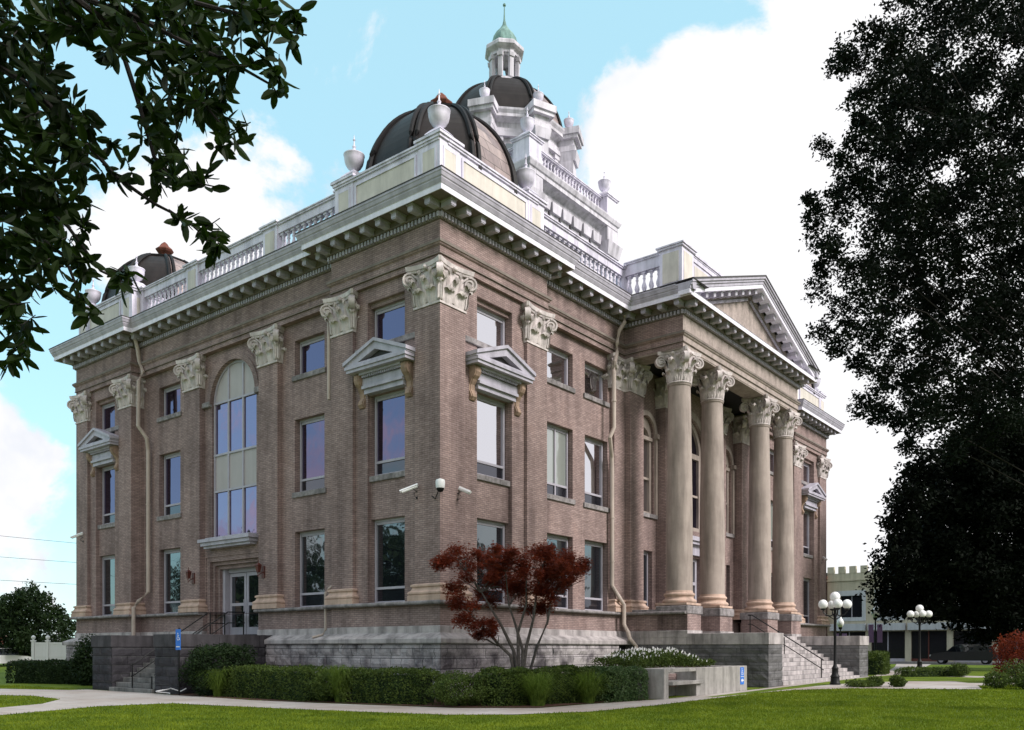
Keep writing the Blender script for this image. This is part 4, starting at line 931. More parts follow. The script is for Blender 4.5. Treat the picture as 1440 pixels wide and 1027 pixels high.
# ---- foliage builders
def leafquad(b,p,s,rd,m=0,asp=.45,droop=0):
    a=Vector((rd.gauss(0,1),rd.gauss(0,1),rd.gauss(0,.8)-droop)).normalized(); n=Vector((rd.gauss(0,1),rd.gauss(0,1),rd.gauss(0,1))); c=a.cross(n).normalized()
    p=Vector(p); L_=a*s; w=c*s*asp*.5
    k=b.vs([tuple(p),tuple(p+L_*.5+w),tuple(p+L_),tuple(p+L_*.5-w)]); b.face((k,k+1,k+2,k+3),m)
def crown(blobs,per,s,rd,asp=.5,den=None):
    b=MB()
    for (x,y,z,r) in blobs:
        nsub=max(3,int(per/28))
        subs=[]
        for _ in range(nsub):
            while True:
                q=Vector((rd.uniform(-1,1),rd.uniform(-1,1),rd.uniform(-1,1)))
                if q.length<1: break
            subs.append(q)
        for i in range(per):
            q=subs[rd.randrange(nsub)]; o=Vector((rd.gauss(0,.26),rd.gauss(0,.26),rd.gauss(0,.2)))
            leafquad(b,(x+(q.x+o.x)*r,y+(q.y+o.y)*r,z+(q.z+o.z)*r),s*rd.uniform(.7,1.3),rd,0,asp)
    return b
def limb(b,pts,r0,r1,n=7): b.tube(pts,r0,n,0,r1)
# big dark tree to the right
RT= [(2.3,-14.49,8.99,0.35),(3.64,-15.3,6.84,0.34),(-0.17,-15.54,6.23,0.28),(5.05,-16.02,10.57,0.37),(1.36,-16.16,14.87,0.32),(1.72,-13.68,14.68,0.35),(2.75,-13.93,11.23,0.36),(-0.75,-13.17,6.57,0.2),(0.72,-15.54,14.3,0.32),(1.24,-15.63,14.77,0.33),(4.54,-14.06,17.49,0.39),(0.88,-12.26,15.18,0.26),(2.86,-16.44,7.27,0.34),(1.67,-14.12,9.61,0.35),(2.86,-14.8,6.48,0.22),(1.17,-16.15,12.85,0.32),(-1.88,-13.92,13.5,0.24),(-1.9,-13.6,9.33,0.3),(0.98,-13.05,13.83,0.35),(3.03,-15.52,11.94,0.35),(3.18,-12.33,13.02,0.38),(2.7,-14.91,16.86,0.35),(5.33,-16.18,18.25,0.38),(5.19,-14.81,8.46,0.39),(0.59,-13.32,10.56,0.34),(-0.5,-12.6,8.45,0.27),(2.66,-16.18,6.51,0.28),(-0.22,-13.4,12.63,0.33),(2.8,-13.8,8.89,0.37),(0.01,-11.88,8.84,0.24),(-0.07,-15.81,6.83,0.3),(4.37,-14.04,7.49,0.36),(0.66,-13.15,6.78,0.25),(2.82,-13.92,14.37,0.37),(0.69,-13.0,15.2,0.28),(3.65,-16.4,11.31,0.35),(1.22,-13.41,14.63,0.35),(-0.84,-14.91,7.14,0.3),(-1.23,-14.26,11.18,0.31),(3.5,-14.94,6.78,0.28),(0.73,-14.81,7.97,0.33),(-1.81,-13.54,10.86,0.28),(5.09,-16.21,12.89,0.37),(2.58,-13.61,9.42,0.37),(2.63,-13.54,14.67,0.37),(0.1,-13.67,14.91,0.28),(-1.07,-14.46,12.01,0.31),(2.11,-12.91,8.77,0.37),(0.44,-15.63,8.66,0.31),(2.83,-14.65,8.9,0.36),(1.75,-13.02,9.6,0.36),(0.34,-14.99,9.97,0.32),(-2.69,-13.55,8.41,0.29),(1.53,-13.69,8.1,0.35),(2.23,-12.79,10.53,0.37),(1.06,-13.11,7.8,0.33),(5.71,-15.5,10.43,0.39),(1.25,-16.55,6.01,0.21),(2.6,-13.8,11.75,0.36),(2.45,-16.24,11.51,0.34),(2.4,-14.88,9.18,0.35),(1.0,-15.58,10.04,0.32),(0.13,-15.11,11.49,0.32),(1.19,-13.63,9.89,0.35),(2.32,-14.54,16.98,0.35),(3.44,-13.28,14.08,0.38),(0.69,-12.5,7.14,0.26),(0.26,-12.88,12.44,0.32),(1.52,-13.14,17.23,0.27),(2.37,-14.42,16.45,0.35),(0.9,-14.51,6.24,0.27),(0.92,-15.79,11.62,0.32),(3.54,-15.42,10.3,0.36),(0.83,-14.61,10.44,0.33),(-1.26,-15.06,11.57,0.3),(0.57,-16.21,15.52,0.31),(-1.19,-12.28,10.35,0.27),(2.8,-14.44,7.4,0.36),(1.56,-13.14,12.67,0.36),(0.0,-12.63,13.72,0.26),(5.08,-16.19,13.78,0.37),(1.84,-16.42,6.6,0.28),(0.61,-14.65,13.57,0.33),(4.69,-16.27,12.19,0.37),(1.86,-13.32,14.05,0.36),(-0.77,-12.22,9.91,0.22),(4.72,-15.08,15.67,0.38),(-2.49,-13.59,13.42,0.21),(3.31,-16.44,13.86,0.35),(3.76,-14.14,12.76,0.38),(4.48,-14.87,17.2,0.38),(0.24,-15.58,12.59,0.31),(2.11,-12.49,11.95,0.37),(1.16,-13.73,6.88,0.33),(5.48,-15.64,12.1,0.38),(-0.16,-13.87,10.16,0.33),(2.99,-14.88,10.37,0.36),(1.52,-13.21,13.09,0.36),(5.67,-15.39,16.66,0.39),(-0.59,-13.22,7.5,0.27),(-0.34,-13.09,8.12,0.29),(0.34,-16.32,13.92,0.31),(2.15,-13.65,11.39,0.36),(-2.64,-13.01,9.4,0.25),(4.59,-15.28,17.68,0.38),(-1.94,-13.22,7.27,0.19),(-0.19,-15.06,6.01,0.23),(2.09,-11.19,14.22,0.24),(1.43,-14.37,8.76,0.34),(2.69,-13.7,7.28,0.37),(0.42,-14.46,9.73,0.33),(-1.27,-13.22,10.19,0.32),(-0.58,-12.97,8.4,0.31),(4.11,-13.48,17.42,0.39),(-1.66,-13.17,11.88,0.25),(1.73,-11.15,10.51,0.26),(5.09,-15.61,12.76,0.38),(4.11,-16.16,9.84,0.36),(-1.24,-13.05,12.51,0.22),(4.01,-15.59,11.88,0.36),(4.63,-14.83,13.87,0.38),(2.76,-15.22,17.38,0.35),(-0.65,-14.21,6.68,0.31),(2.29,-14.47,12.57,0.35),(3.72,-13.22,17.74,0.39),(0.61,-12.51,11.9,0.26),(-0.29,-15.29,8.72,0.31),(-0.75,-14.24,6.09,0.27),(1.51,-13.31,6.37,0.22),(-1.4,-14.78,5.45,0.19),(-0.37,-16.51,14.28,0.29),(-0.01,-13.66,15.79,0.29),(-1.5,-12.8,10.67,0.23),(0.72,-13.51,11.08,0.34),(0.05,-16.4,9.29,0.3),(2.81,-15.59,14.72,0.35),(3.52,-15.46,14.11,0.36),(-0.43,-13.62,15.14,0.26),(2.65,-15.19,11.04,0.35),(2.88,-15.97,9.8,0.34),(3.85,-14.87,9.84,0.37),(3.05,-15.75,6.57,0.35),(2.43,-14.4,14.93,0.36),(1.24,-13.55,13.17,0.35),(3.21,-13.75,16.33,0.37),(-0.54,-15.44,10.83,0.3),(0.37,-16.45,7.45,0.3),(2.36,-12.29,16.13,0.31),(3.41,-13.91,14.12,0.37),(-2.31,-13.98,12.46,0.29),(5.63,-16.2,8.36,0.38),(3.22,-15.67,10.4,0.35),(5.02,-15.76,16.11,0.38),(3.11,-14.71,7.75,0.36),(-0.81,-12.62,12.28,0.24),(-1.84,-13.64,11.51,0.3),(3.49,-14.63,11.92,0.37),(3.3,-14.87,14.3,0.36),(2.65,-16.18,13.83,0.34),(0.7,-15.48,9.04,0.32),(1.23,-15.32,9.88,0.33),(5.52,-15.68,15.92,0.38),(0.5,-13.51,16.79,0.2),(0.09,-15.24,10.08,0.31),(3.18,-12.26,15.74,0.36),(2.51,-11.48,11.12,0.31),(0.88,-16.54,13.68,0.31),(-1.82,-12.93,13.72,0.23),(2.92,-14.21,10.36,0.36),(-0.58,-12.82,9.01,0.29),(1.91,-15.21,7.89,0.34),(3.33,-15.14,9.38,0.36),(-0.66,-13.73,12.97,0.32),(1.7,-13.87,9.47,0.35),(-1.37,-13.43,12.26,0.27),(-0.94,-13.82,6.24,0.26),(2.66,-15.52,17.12,0.35),(1.74,-15.4,12.75,0.33),(3.58,-13.59,18.06,0.38),(-1.2,-14.19,10.72,0.31),(3.25,-12.97,7.98,0.38),(0.92,-15.83,6.49,0.32),(1.17,-15.43,6.86,0.33),(-2.46,-12.92,7.57,0.2),(1.89,-16.59,13.9,0.32),(3.67,-12.93,15.68,0.39),(0.95,-14.98,15.06,0.33),(1.72,-11.74,12.9,0.24),(5.78,-15.66,7.93,0.39),(0.99,-12.07,12.82,0.24),(-0.23,-15.05,11.81,0.31),(0.22,-13.43,11.49,0.34),(-1.15,-14.05,10.46,0.31),(-1.99,-12.24,10.73,0.19),(0.26,-14.34,12.15,0.33),(0.0,-15.52,12.89,0.31),(1.75,-13.17,10.45,0.36),(0.26,-12.68,14.14,0.26),(1.29,-16.04,11.49,0.32),(1.04,-16.05,15.49,0.32),(0.59,-16.48,14.3,0.31),(0.21,-16.24,8.18,0.3),(2.11,-15.77,15.4,0.34),(-0.51,-15.68,10.09,0.3),(-0.1,-12.22,14.67,0.22),(0.23,-15.01,14.1,0.32),(1.23,-11.69,12.31,0.26),(1.02,-15.91,9.93,0.32),(5.0,-15.74,12.37,0.38),(3.98,-13.64,17.89,0.39),(3.39,-13.04,16.27,0.38),(1.04,-16.29,12.46,0.32),(4.04,-13.87,12.65,0.38),(1.44,-14.63,7.44,0.34),(1.97,-11.62,10.08,0.26),(2.39,-15.9,6.74,0.34),(1.07,-13.54,7.77,0.35),(0.34,-15.13,12.42,0.32),(2.66,-13.64,18.1,0.33),(1.46,-15.57,8.18,0.33),(3.6,-13.7,12.78,0.38),(2.15,-13.43,9.84,0.36),(0.8,-14.19,16.4,0.33),(-2.36,-13.72,7.93,0.3),(0.45,-15.18,13.72,0.32),(0.47,-13.88,8.32,0.33),(1.66,-15.81,12.51,0.33),(2.68,-15.21,11.93,0.35),(-0.79,-15.94,10.51,0.29),(-0.74,-11.89,10.95,0.24),(2.8,-12.61,16.13,0.38),(3.09,-12.44,10.39,0.39),(1.63,-12.94,11.89,0.36),(3.73,-15.63,7.98,0.36),(3.78,-16.44,15.95,0.35),(6.09,-15.84,14.09,0.39),(1.83,-12.29,10.83,0.37),(0.66,-13.73,10.09,0.34),(1.74,-14.8,14.27,0.34),(5.95,-16.21,9.09,0.38),(0.33,-12.5,12.08,0.25),(3.75,-16.43,8.98,0.35),(1.56,-16.24,7.39,0.32),(3.52,-15.56,9.07,0.36),(1.44,-14.47,13.37,0.34),(4.37,-14.16,10.31,0.39),(4.24,-13.48,8.56,0.39),(5.97,-15.72,18.16,0.39),(4.84,-14.68,9.39,0.39),(0.1,-16.73,11.86,0.3),(0.13,-16.51,7.75,0.3),(0.15,-14.17,11.06,0.33),(3.4,-13.95,7.56,0.37),(1.59,-14.04,14.21,0.35),(1.51,-16.63,9.51,0.32),(-1.28,-14.47,13.17,0.3),(-1.38,-13.01,9.31,0.31),(-0.45,-15.28,10.66,0.31),(-0.37,-15.24,6.39,0.28),(1.71,-12.54,7.52,0.28)]
e=empty('tree',(5.2,-17.2,0),0,'tall dark fine-leaved tree reaching in over the lawn from the right edge','tree')
rd=random.Random(11); b=crown([(x-5.2,y+17.2,z,r*1.15) for x,y,z,r in RT],430,.088,rd,.5)
for kk,(dd,pr,sz) in enumerate(((.13,230,.12),)):
    q=crown([(CAM[0]+(x-CAM[0])*(1+dd)-5.2,CAM[1]+(y-CAM[1])*(1+dd)+17.2,1.6+(z-1.6)*(1+dd),r*1.1) for x,y,z,r in RT if r>.325],pr,sz,rd,.6); k=len(b.v); b.v+=q.v; b.f+=[tuple(i+k for i in f) for f in q.f]; b.m+=q.m
b0=b; b.build('crown',[M['leaf_right']],e)
b=MB(); limb(b,[(0,0,0),(.1,.1,2),(0,.2,4),(-.2,.3,6.5)],.38,.28,12)
tr=b.build('trunk',[M['bark_dark']],e,smooth='auto')
b=MB()
for i in range(0,len(RT),4):
    x,y,z,r=RT[i]; x-=5.2; y+=17.2; h=max(3.5,min(11,z*.62)); mid=(x*.45,y*.45,(h+z)/2+.2)
    b.tube([(-.1,.2,h),mid,(x*.8,y*.8,z-.1),(x,y,z)],.022,5,0,.005)
limb(b,[(-.2,.3,6.4),(-.5,.6,9),(-.6,1,13),(-.8,1.3,17)],.27,.05,8)
b.build('branch',[M['bark_dark']],tr)
# near oak twigs, upper left
NL= [(-16.77,-11.28,6.49),(-16.57,-10.64,7.2),(-16.5,-12.06,6.69),(-17.09,-11.77,6.18),(-16.4,-11.03,7.07),(-16.64,-12.14,6.43),(-17.21,-11.83,6.22),(-17.1,-12.1,6.02),(-16.42,-11.28,6.76),(-16.69,-10.26,7.32),(-16.52,-11.18,6.87),(-16.56,-11.42,6.87),(-16.59,-11.04,6.69),(-16.43,-11.13,6.8),(-16.43,-10.51,7.37),(-16.72,-11.07,6.83),(-16.79,-12.23,6.15),(-15.85,-11.22,7.13),(-16.75,-10.89,6.66),(-16.76,-11.63,6.33),(-16.3,-10.92,7.1),(-16.06,-11.23,7.23),(-16.77,-11.63,6.59),(-16.85,-11.46,6.51),(-16.7,-12.33,6.19),(-15.9,-11.3,7.43),(-16.59,-11.05,6.85),(-16.17,-11.72,6.96),(-16.7,-12.17,6.43),(-16.13,-11.53,7.0),(-16.19,-10.94,7.32),(-16.06,-11.3,6.92),(-16.59,-11.68,6.41),(-17.0,-12.13,6.32),(-16.39,-11.46,6.66),(-16.62,-12.7,6.19),(-16.53,-11.84,6.52),(-16.56,-11.84,6.74),(-16.37,-10.73,7.02),(-16.36,-11.24,6.98),(-16.53,-12.64,6.11),(-16.06,-12.14,6.44),(-16.15,-11.76,6.65),(-16.74,-12.04,6.08),(-16.26,-11.79,6.65),(-16.71,-12.59,5.85),(-15.98,-11.76,6.65),(-16.11,-11.96,6.56),(-16.12,-11.1,6.92),(-15.79,-11.54,7.07),(-16.4,-12.35,6.06),(-16.81,-12.46,5.83),(-15.92,-12.02,6.37),(-16.22,-11.58,6.49),(-15.92,-11.81,6.78),(-16.33,-12.38,6.11),(-16.35,-12.12,6.2),(-16.21,-11.27,6.87),(-16.1,-11.94,6.74),(-16.34,-12.48,6.03),(-16.71,-12.43,6.0),(-16.45,-11.21,6.68),(-16.19,-12.62,6.06),(-15.53,-11.8,7.05),(-15.64,-11.91,6.74),(-15.88,-12.64,6.09),(-16.14,-12.9,5.87),(-16.49,-12.94,6.08),(-15.87,-12.39,6.16),(-15.86,-11.95,6.65),(-16.37,-12.92,5.76),(-16.36,-12.06,6.52),(-16.03,-12.63,6.25),(-16.36,-11.95,6.41),(-15.72,-12.44,6.51),(-16.03,-12.41,6.07),(-15.73,-12.17,6.42),(-16.39,-12.54,6.34),(-15.75,-12.05,6.74),(-15.86,-12.56,6.47),(-15.94,-12.18,6.62),(-15.98,-12.05,6.67),(-15.65,-11.74,7.08),(-15.83,-11.32,6.92),(-16.27,-13.25,6.09),(-15.39,-12.57,6.68),(-15.82,-12.47,6.76),(-15.72,-12.33,6.75),(-16.02,-12.99,6.3),(-15.66,-12.92,6.44),(-15.8,-12.8,6.58),(-15.77,-12.86,6.38),(-15.35,-12.09,6.98),(-15.9,-12.97,6.33),(-15.81,-12.71,6.68),(-16.02,-13.48,5.87),(-15.72,-13.12,6.36),(-15.89,-13.12,6.3),(-15.73,-12.95,5.96),(-15.98,-13.24,5.63),(-15.88,-13.03,5.92),(-15.88,-12.9,6.18),(-15.74,-12.76,6.22),(-15.8,-12.67,6.23),(-15.77,-12.26,6.1),(-15.92,-12.07,6.27),(-16.11,-12.27,5.77),(-16.19,-12.3,5.98),(-16.17,-12.08,6.26),(-15.97,-11.98,6.02),(-16.15,-12.51,5.66),(-15.46,-11.75,6.21),(-15.9,-11.66,6.43),(-15.61,-11.93,6.17),(-16.36,-12.8,5.55),(-16.31,-12.67,5.74),(-16.02,-12.0,5.91),(-15.66,-11.81,6.08),(-16.02,-12.44,5.93),(-15.62,-12.0,6.35),(-15.78,-12.35,5.84),(-16.53,-12.94,5.6),(-15.84,-11.3,6.48),(-15.49,-11.91,6.25),(-16.25,-12.33,5.87),(-15.92,-11.62,6.34),(-16.16,-12.89,5.28),(-15.7,-12.34,5.7),(-15.83,-12.18,5.92),(-15.98,-12.64,5.54),(-15.45,-12.12,5.94),(-16.55,-12.59,5.46),(-16.56,-12.45,5.61),(-16.14,-11.98,5.41),(-16.1,-11.62,5.99),(-16.56,-12.86,4.91),(-16.02,-11.85,5.74),(-16.42,-12.51,5.24),(-16.27,-11.92,5.66),(-16.12,-12.17,5.44),(-16.04,-11.67,5.98),(-16.33,-12.17,5.53),(-15.92,-11.71,5.99),(-16.29,-12.47,5.35),(-15.82,-11.4,6.06),(-16.2,-12.45,5.22),(-16.34,-12.77,4.98),(-16.14,-12.61,5.17),(-15.83,-11.41,5.83),(-15.93,-11.93,5.45),(-16.14,-12.61,4.67),(-16.29,-12.98,4.43),(-15.9,-11.97,5.1),(-15.74,-12.1,5.01),(-16.43,-12.72,4.7),(-16.14,-12.5,4.76),(-15.92,-11.62,5.48),(-16.13,-11.87,5.28),(-16.71,-10.23,6.6),(-16.82,-11.0,6.32),(-17.2,-11.66,6.08),(-17.01,-11.02,6.23),(-16.59,-11.01,6.63),(-16.5,-10.41,6.46),(-16.99,-11.56,6.02),(-17.11,-11.84,5.66),(-16.88,-10.35,6.53),(-16.63,-10.98,6.34),(-17.12,-11.86,5.41),(-17.06,-11.05,6.27),(-16.41,-10.64,6.35),(-16.84,-11.42,5.88),(-17.08,-10.85,6.43),(-17.16,-11.91,5.72),(-16.62,-10.3,6.66),(-17.14,-11.21,6.3),(-16.8,-11.2,6.39),(-17.23,-11.29,6.29),(-16.68,-10.32,7.05),(-17.09,-11.16,5.87),(-16.83,-10.88,6.02),(-16.54,-10.84,6.33),(-16.79,-10.52,6.35),(-16.71,-11.42,5.67),(-16.72,-10.55,6.39),(-16.57,-11.08,6.23),(-17.04,-11.42,6.21),(-16.97,-11.12,6.24),(-16.86,-11.1,6.13),(-16.66,-11.33,6.23),(-16.84,-10.81,6.12),(-17.06,-11.2,6.58),(-16.58,-10.75,6.91),(-16.93,-10.2,6.83),(-17.27,-11.57,6.16),(-16.95,-10.45,6.55),(-17.02,-11.9,5.33),(-16.86,-11.58,6.12),(-16.57,-10.94,6.47),(-17.23,-11.99,5.27),(-16.18,-10.87,5.92),(-16.86,-11.96,5.38),(-16.33,-11.0,5.74),(-16.73,-11.23,5.63),(-16.78,-11.24,5.88),(-16.36,-10.75,6.15),(-16.88,-11.61,5.33),(-16.49,-10.53,6.15),(-16.55,-11.0,5.98),(-16.91,-11.19,5.92),(-16.59,-11.64,5.66),(-16.78,-10.54,6.09),(-17.13,-12.05,5.08),(-17.12,-11.61,5.41),(-16.93,-11.53,5.48),(-16.5,-11.18,5.61),(-16.58,-10.48,6.06),(-16.52,-11.23,5.97),(-17.05,-11.9,5.07),(-16.36,-10.94,5.85),(-16.68,-10.23,6.03),(-16.75,-10.61,5.79),(-16.84,-11.78,5.73),(-16.73,-10.66,5.84),(-16.88,-12.19,5.42),(-16.81,-11.1,5.93),(-16.36,-11.32,5.89),(-17.01,-10.94,5.88),(-16.85,-11.71,5.28),(-16.57,-11.45,5.65),(-16.61,-11.26,5.93),(-16.58,-11.73,5.57),(-16.61,-12.1,5.41),(-16.63,-12.33,5.2),(-16.41,-10.63,6.27),(-16.22,-10.92,5.79),(-16.85,-12.2,5.22),(-16.94,-11.95,5.26),(-17.04,-10.87,5.25),(-16.46,-10.92,5.23),(-16.77,-11.13,5.17),(-16.57,-10.35,5.39),(-17.1,-11.35,5.22),(-17.11,-11.16,5.45),(-16.89,-12.05,4.85),(-16.53,-10.95,5.1),(-17.09,-11.64,5.13),(-16.8,-11.99,4.82),(-16.49,-10.62,5.19),(-17.03,-11.88,4.98),(-16.71,-11.86,4.82),(-16.86,-10.31,5.61),(-17.05,-11.62,4.74),(-16.92,-11.89,4.89),(-16.41,-10.8,5.37),(-16.51,-10.64,5.26),(-17.08,-11.34,5.13),(-16.8,-10.84,5.27),(-16.73,-11.11,4.77),(-16.5,-10.99,5.52),(-16.89,-10.78,5.66),(-17.14,-11.82,4.96),(-16.43,-11.29,5.27),(-17.21,-11.67,4.86),(-16.75,-10.53,5.32),(-17.41,-11.63,5.04),(-16.95,-11.93,4.93),(-16.76,-11.36,5.12),(-16.87,-10.39,5.78),(-16.9,-11.56,4.92),(-16.96,-11.39,5.01),(-17.01,-11.95,4.71),(-16.51,-11.19,4.9),(-16.93,-11.65,5.02),(-16.76,-11.84,4.55),(-17.18,-12.08,4.46),(-16.92,-11.81,4.57),(-17.0,-11.94,4.99),(-17.3,-11.68,4.83),(-17.06,-11.73,5.11),(-16.19,-11.22,5.54),(-16.39,-11.82,5.29),(-16.31,-10.86,5.67),(-16.54,-11.5,5.34),(-16.79,-11.34,4.77),(-16.76,-11.19,4.57),(-16.71,-10.92,5.11),(-16.95,-11.87,4.3),(-16.93,-11.78,4.44),(-16.61,-11.19,4.79),(-16.83,-10.87,4.85),(-16.98,-11.07,4.81),(-16.9,-11.35,4.64),(-16.67,-10.6,4.93),(-17.15,-11.79,4.51),(-17.1,-11.95,4.33),(-16.81,-10.89,4.72),(-16.6,-10.82,4.64),(-16.75,-11.82,4.36),(-16.23,-10.85,4.57),(-16.76,-11.89,4.22),(-16.74,-12.02,4.08),(-16.44,-11.38,4.66),(-16.51,-11.5,4.72),(-17.04,-12.23,4.45),(-16.73,-12.48,4.17),(-16.69,-12.46,4.27),(-16.56,-12.01,4.46),(-17.26,-11.96,4.0),(-16.69,-10.81,4.11),(-16.79,-10.97,4.13),(-16.85,-11.09,4.29),(-17.16,-11.47,4.11),(-17.11,-11.81,3.94),(-16.61,-10.42,4.45),(-16.65,-11.62,5.92),(-17.32,-11.18,5.7),(-17.21,-10.9,4.9),(-17.14,-10.76,6.18),(-16.77,-10.34,5.79),(-17.19,-10.75,5.63),(-17.28,-11.3,4.53),(-17.19,-11.9,4.18),(-16.99,-10.12,5.56),(-16.93,-10.35,5.98),(-17.0,-10.54,5.43),(-17.47,-11.19,6.22),(-16.9,-10.19,4.68),(-17.05,-11.01,4.6),(-16.76,-10.85,5.02),(-17.34,-11.84,4.57),(-17.04,-10.98,4.3),(-17.04,-10.27,5.23),(-17.15,-10.07,7.12),(-16.89,-10.43,5.89),(-17.24,-10.93,5.02),(-17.37,-11.24,4.57),(-16.74,-10.45,4.35),(-16.58,-10.54,4.67),(-16.9,-10.08,5.96),(-17.21,-10.73,6.3),(-17.12,-9.83,7.03),(-17.52,-11.66,3.98),(-16.77,-10.33,6.07),(-17.29,-11.5,5.57),(-17.28,-11.48,3.86),(-17.34,-10.82,5.82),(-16.95,-10.73,4.95),(-17.42,-11.14,6.16),(-17.09,-11.73,3.72),(-16.97,-10.21,4.69),(-17.27,-10.53,6.22),(-17.24,-10.91,5.12),(-16.94,-10.44,5.59),(-17.06,-10.59,5.49),(-16.85,-10.18,7.07),(-17.15,-11.14,6.2),(-17.29,-11.59,3.97),(-17.49,-11.55,4.56),(-17.14,-10.45,4.72),(-17.32,-11.12,5.29),(-17.45,-11.66,5.34),(-17.1,-10.85,4.56),(-17.1,-10.67,4.31),(-16.82,-10.21,4.56),(-17.17,-11.38,4.32),(-17.24,-11.14,6.56),(-16.69,-10.38,4.72),(-17.24,-10.3,6.68),(-17.32,-11.57,5.73),(-17.18,-11.15,6.54),(-17.17,-11.66,5.16),(-17.03,-10.48,5.36),(-17.15,-10.42,6.26),(-17.03,-11.09,4.66),(-17.53,-11.56,5.39),(-17.26,-10.71,5.95),(-17.48,-11.1,6.03),(-17.11,-10.89,6.04),(-17.44,-11.21,5.42),(-17.42,-11.63,3.84),(-16.78,-10.34,5.61),(-17.01,-10.73,4.57),(-16.7,-10.61,4.76),(-16.94,-10.81,5.31),(-17.49,-11.64,5.5),(-16.88,-9.94,4.91),(-17.24,-11.42,4.74),(-17.44,-11.72,5.17),(-17.27,-11.24,5.72),(-17.46,-11.54,4.34),(-17.3,-10.94,5.31),(-16.93,-10.65,5.54),(-17.21,-10.78,5.53),(-16.96,-11.16,4.04),(-17.0,-9.81,7.35),(-17.1,-11.01,5.78),(-16.88,-10.04,6.73),(-16.93,-10.66,6.26),(-17.01,-11.27,6.23),(-16.72,-10.49,4.41),(-17.22,-11.53,3.67),(-17.19,-11.6,5.38),(-16.84,-10.21,5.33),(-17.09,-11.31,4.88),(-17.21,-10.89,6.31),(-16.94,-10.72,3.98),(-16.86,-10.14,4.14),(-17.23,-10.62,6.38),(-16.86,-10.05,4.64),(-16.87,-10.7,4.49),(-17.06,-10.65,6.81),(-17.06,-10.68,6.62),(-17.18,-11.47,6.1),(-16.69,-10.47,4.62),(-17.45,-11.19,5.31),(-16.66,-10.42,4.05),(-17.1,-10.34,4.68),(-17.02,-11.43,3.86),(-17.43,-11.41,6.03),(-16.94,-10.39,5.79)]
BR= [[(-17.25, -10.74, 7.03), (-16.77, -11.35, 6.81), (-16.36, -11.88, 6.59), (-16.08, -12.23, 6.36), (-15.84, -12.54, 6.19), (-15.66, -12.76, 6.03), (-15.62, -12.81, 5.94)], [(-16.77, -11.35, 6.92), (-16.22, -12.06, 6.75), (-15.84, -12.54, 6.59), (-15.6, -12.85, 6.45), (-15.49, -12.98, 6.42)], [(-16.36, -11.88, 6.59), (-16.18, -12.1, 6.14), (-15.98, -12.36, 5.86), (-15.82, -12.56, 5.55)], [(-17.18, -10.82, 6.36), (-16.84, -11.26, 6.03), (-16.6, -11.57, 5.64), (-16.41, -11.81, 5.3), (-16.23, -12.03, 5.1), (-16.08, -12.23, 4.97), (-15.94, -12.41, 4.77)], [(-17.18, -10.82, 5.58), (-16.84, -11.26, 5.19), (-16.65, -11.51, 4.91), (-16.49, -11.7, 4.57), (-16.34, -11.9, 4.45)], [(-17.18, -10.82, 5.13), (-16.87, -11.22, 4.91), (-16.67, -11.48, 4.69), (-16.61, -11.55, 4.46), (-16.56, -11.62, 4.13)], [(-17.12, -10.91, 4.57), (-16.94, -11.13, 4.29), (-16.82, -11.29, 4.01)], [(-16.42, -11.79, 6.47), (-16.32, -11.92, 5.97), (-16.23, -12.03, 5.47), (-16.15, -12.14, 5.3), (-15.94, -12.41, 5.23)], [(-17.18, -10.82, 6.7), (-16.91, -11.18, 6.36), (-16.77, -11.35, 5.92), (-16.63, -11.53, 5.69)]]
e=empty('tree',(-23.5,-13.5,0),0,'near tree with long glossy leaves hanging in from the upper left corner','tree')
ox,oy=-23.5,-13.5
b=MB(); rd=random.Random(4)
def bigleaf(b,p,d,s,rd):
    d=d.normalized(); n=Vector((rd.gauss(0,1),rd.gauss(0,1),rd.gauss(0,1))); c=d.cross(n).normalized(); up=c.cross(d)
    pr=((0,.02),(.15,.30),(.42,.50),(.70,.42),(.9,.2),(1,.0)); k=len(b.v); bend=rd.uniform(-.1,.15)
    for t,w in pr:
        q=p+d*s*t+up*s*bend*t*t
        for sx in (-1,0,1): b.v.append(tuple(q+c*(sx*w*s*.38)+up*(abs(sx)*w*s*.12)))
    for i in range(5):
        for j in range(2): b.face((k+i*3+j,k+i*3+j+1,k+(i+1)*3+j+1,k+(i+1)*3+j))
tw=MB()
allbr=[[Vector(q) for q in l] for l in BR]
for (x,y,z) in NL:
    p=Vector((x,y,z)); 
    # the twig starts at the nearest branch point
    bp=min((q for l in allbr for q in l),key=lambda q:(q-p).length)
    d=(p-bp); 
    if d.length>.35: d=d.normalized()*.35
    d=d+Vector((rd.gauss(0,.1),rd.gauss(0,.1),-.12+rd.gauss(0,.06)))
    if d.length<.1: d=Vector((0,0,-.2))
    d=d.normalized()*rd.uniform(.15,.26); s0=p-d
    tw.tube([tuple(s0-Vector((ox,oy,0))),tuple(p-Vector((ox,oy,0)))],.004,4)
    for i in range(rd.randint(8,12)):
        t=rd.uniform(.1,1); q=s0+d*t-Vector((ox,oy,0)); ld=d.normalized()*rd.uniform(.3,1.1)+Vector((rd.gauss(0,.6),rd.gauss(0,.6),rd.gauss(-.15,.5)))
        bigleaf(b,q,ld,rd.uniform(.09,.19),rd)
b.build('crown',[M['leaf_near']],e)
b=MB(); limb(b,[(0,0,-.2),(0,.05,2),(.1,.1,4),(.2,.3,6.5)],.3,.22,12); tr=b.build('trunk',[M['bark_dark']],e,smooth='auto')
for l in BR:
    pts=[(.2,.3,6.3)] if False else []
    q0=(l[0][0]-ox,l[0][1]-oy,l[0][2]); pts=[(.15,.2,5.6),((q0[0]+.2)/2,(q0[1]+.3)/2,(q0[2]+6.3)/2+.2)]+[(x-ox,y-oy,z) for x,y,z in l]
    tw.tube(pts,.035,6,0,.005)
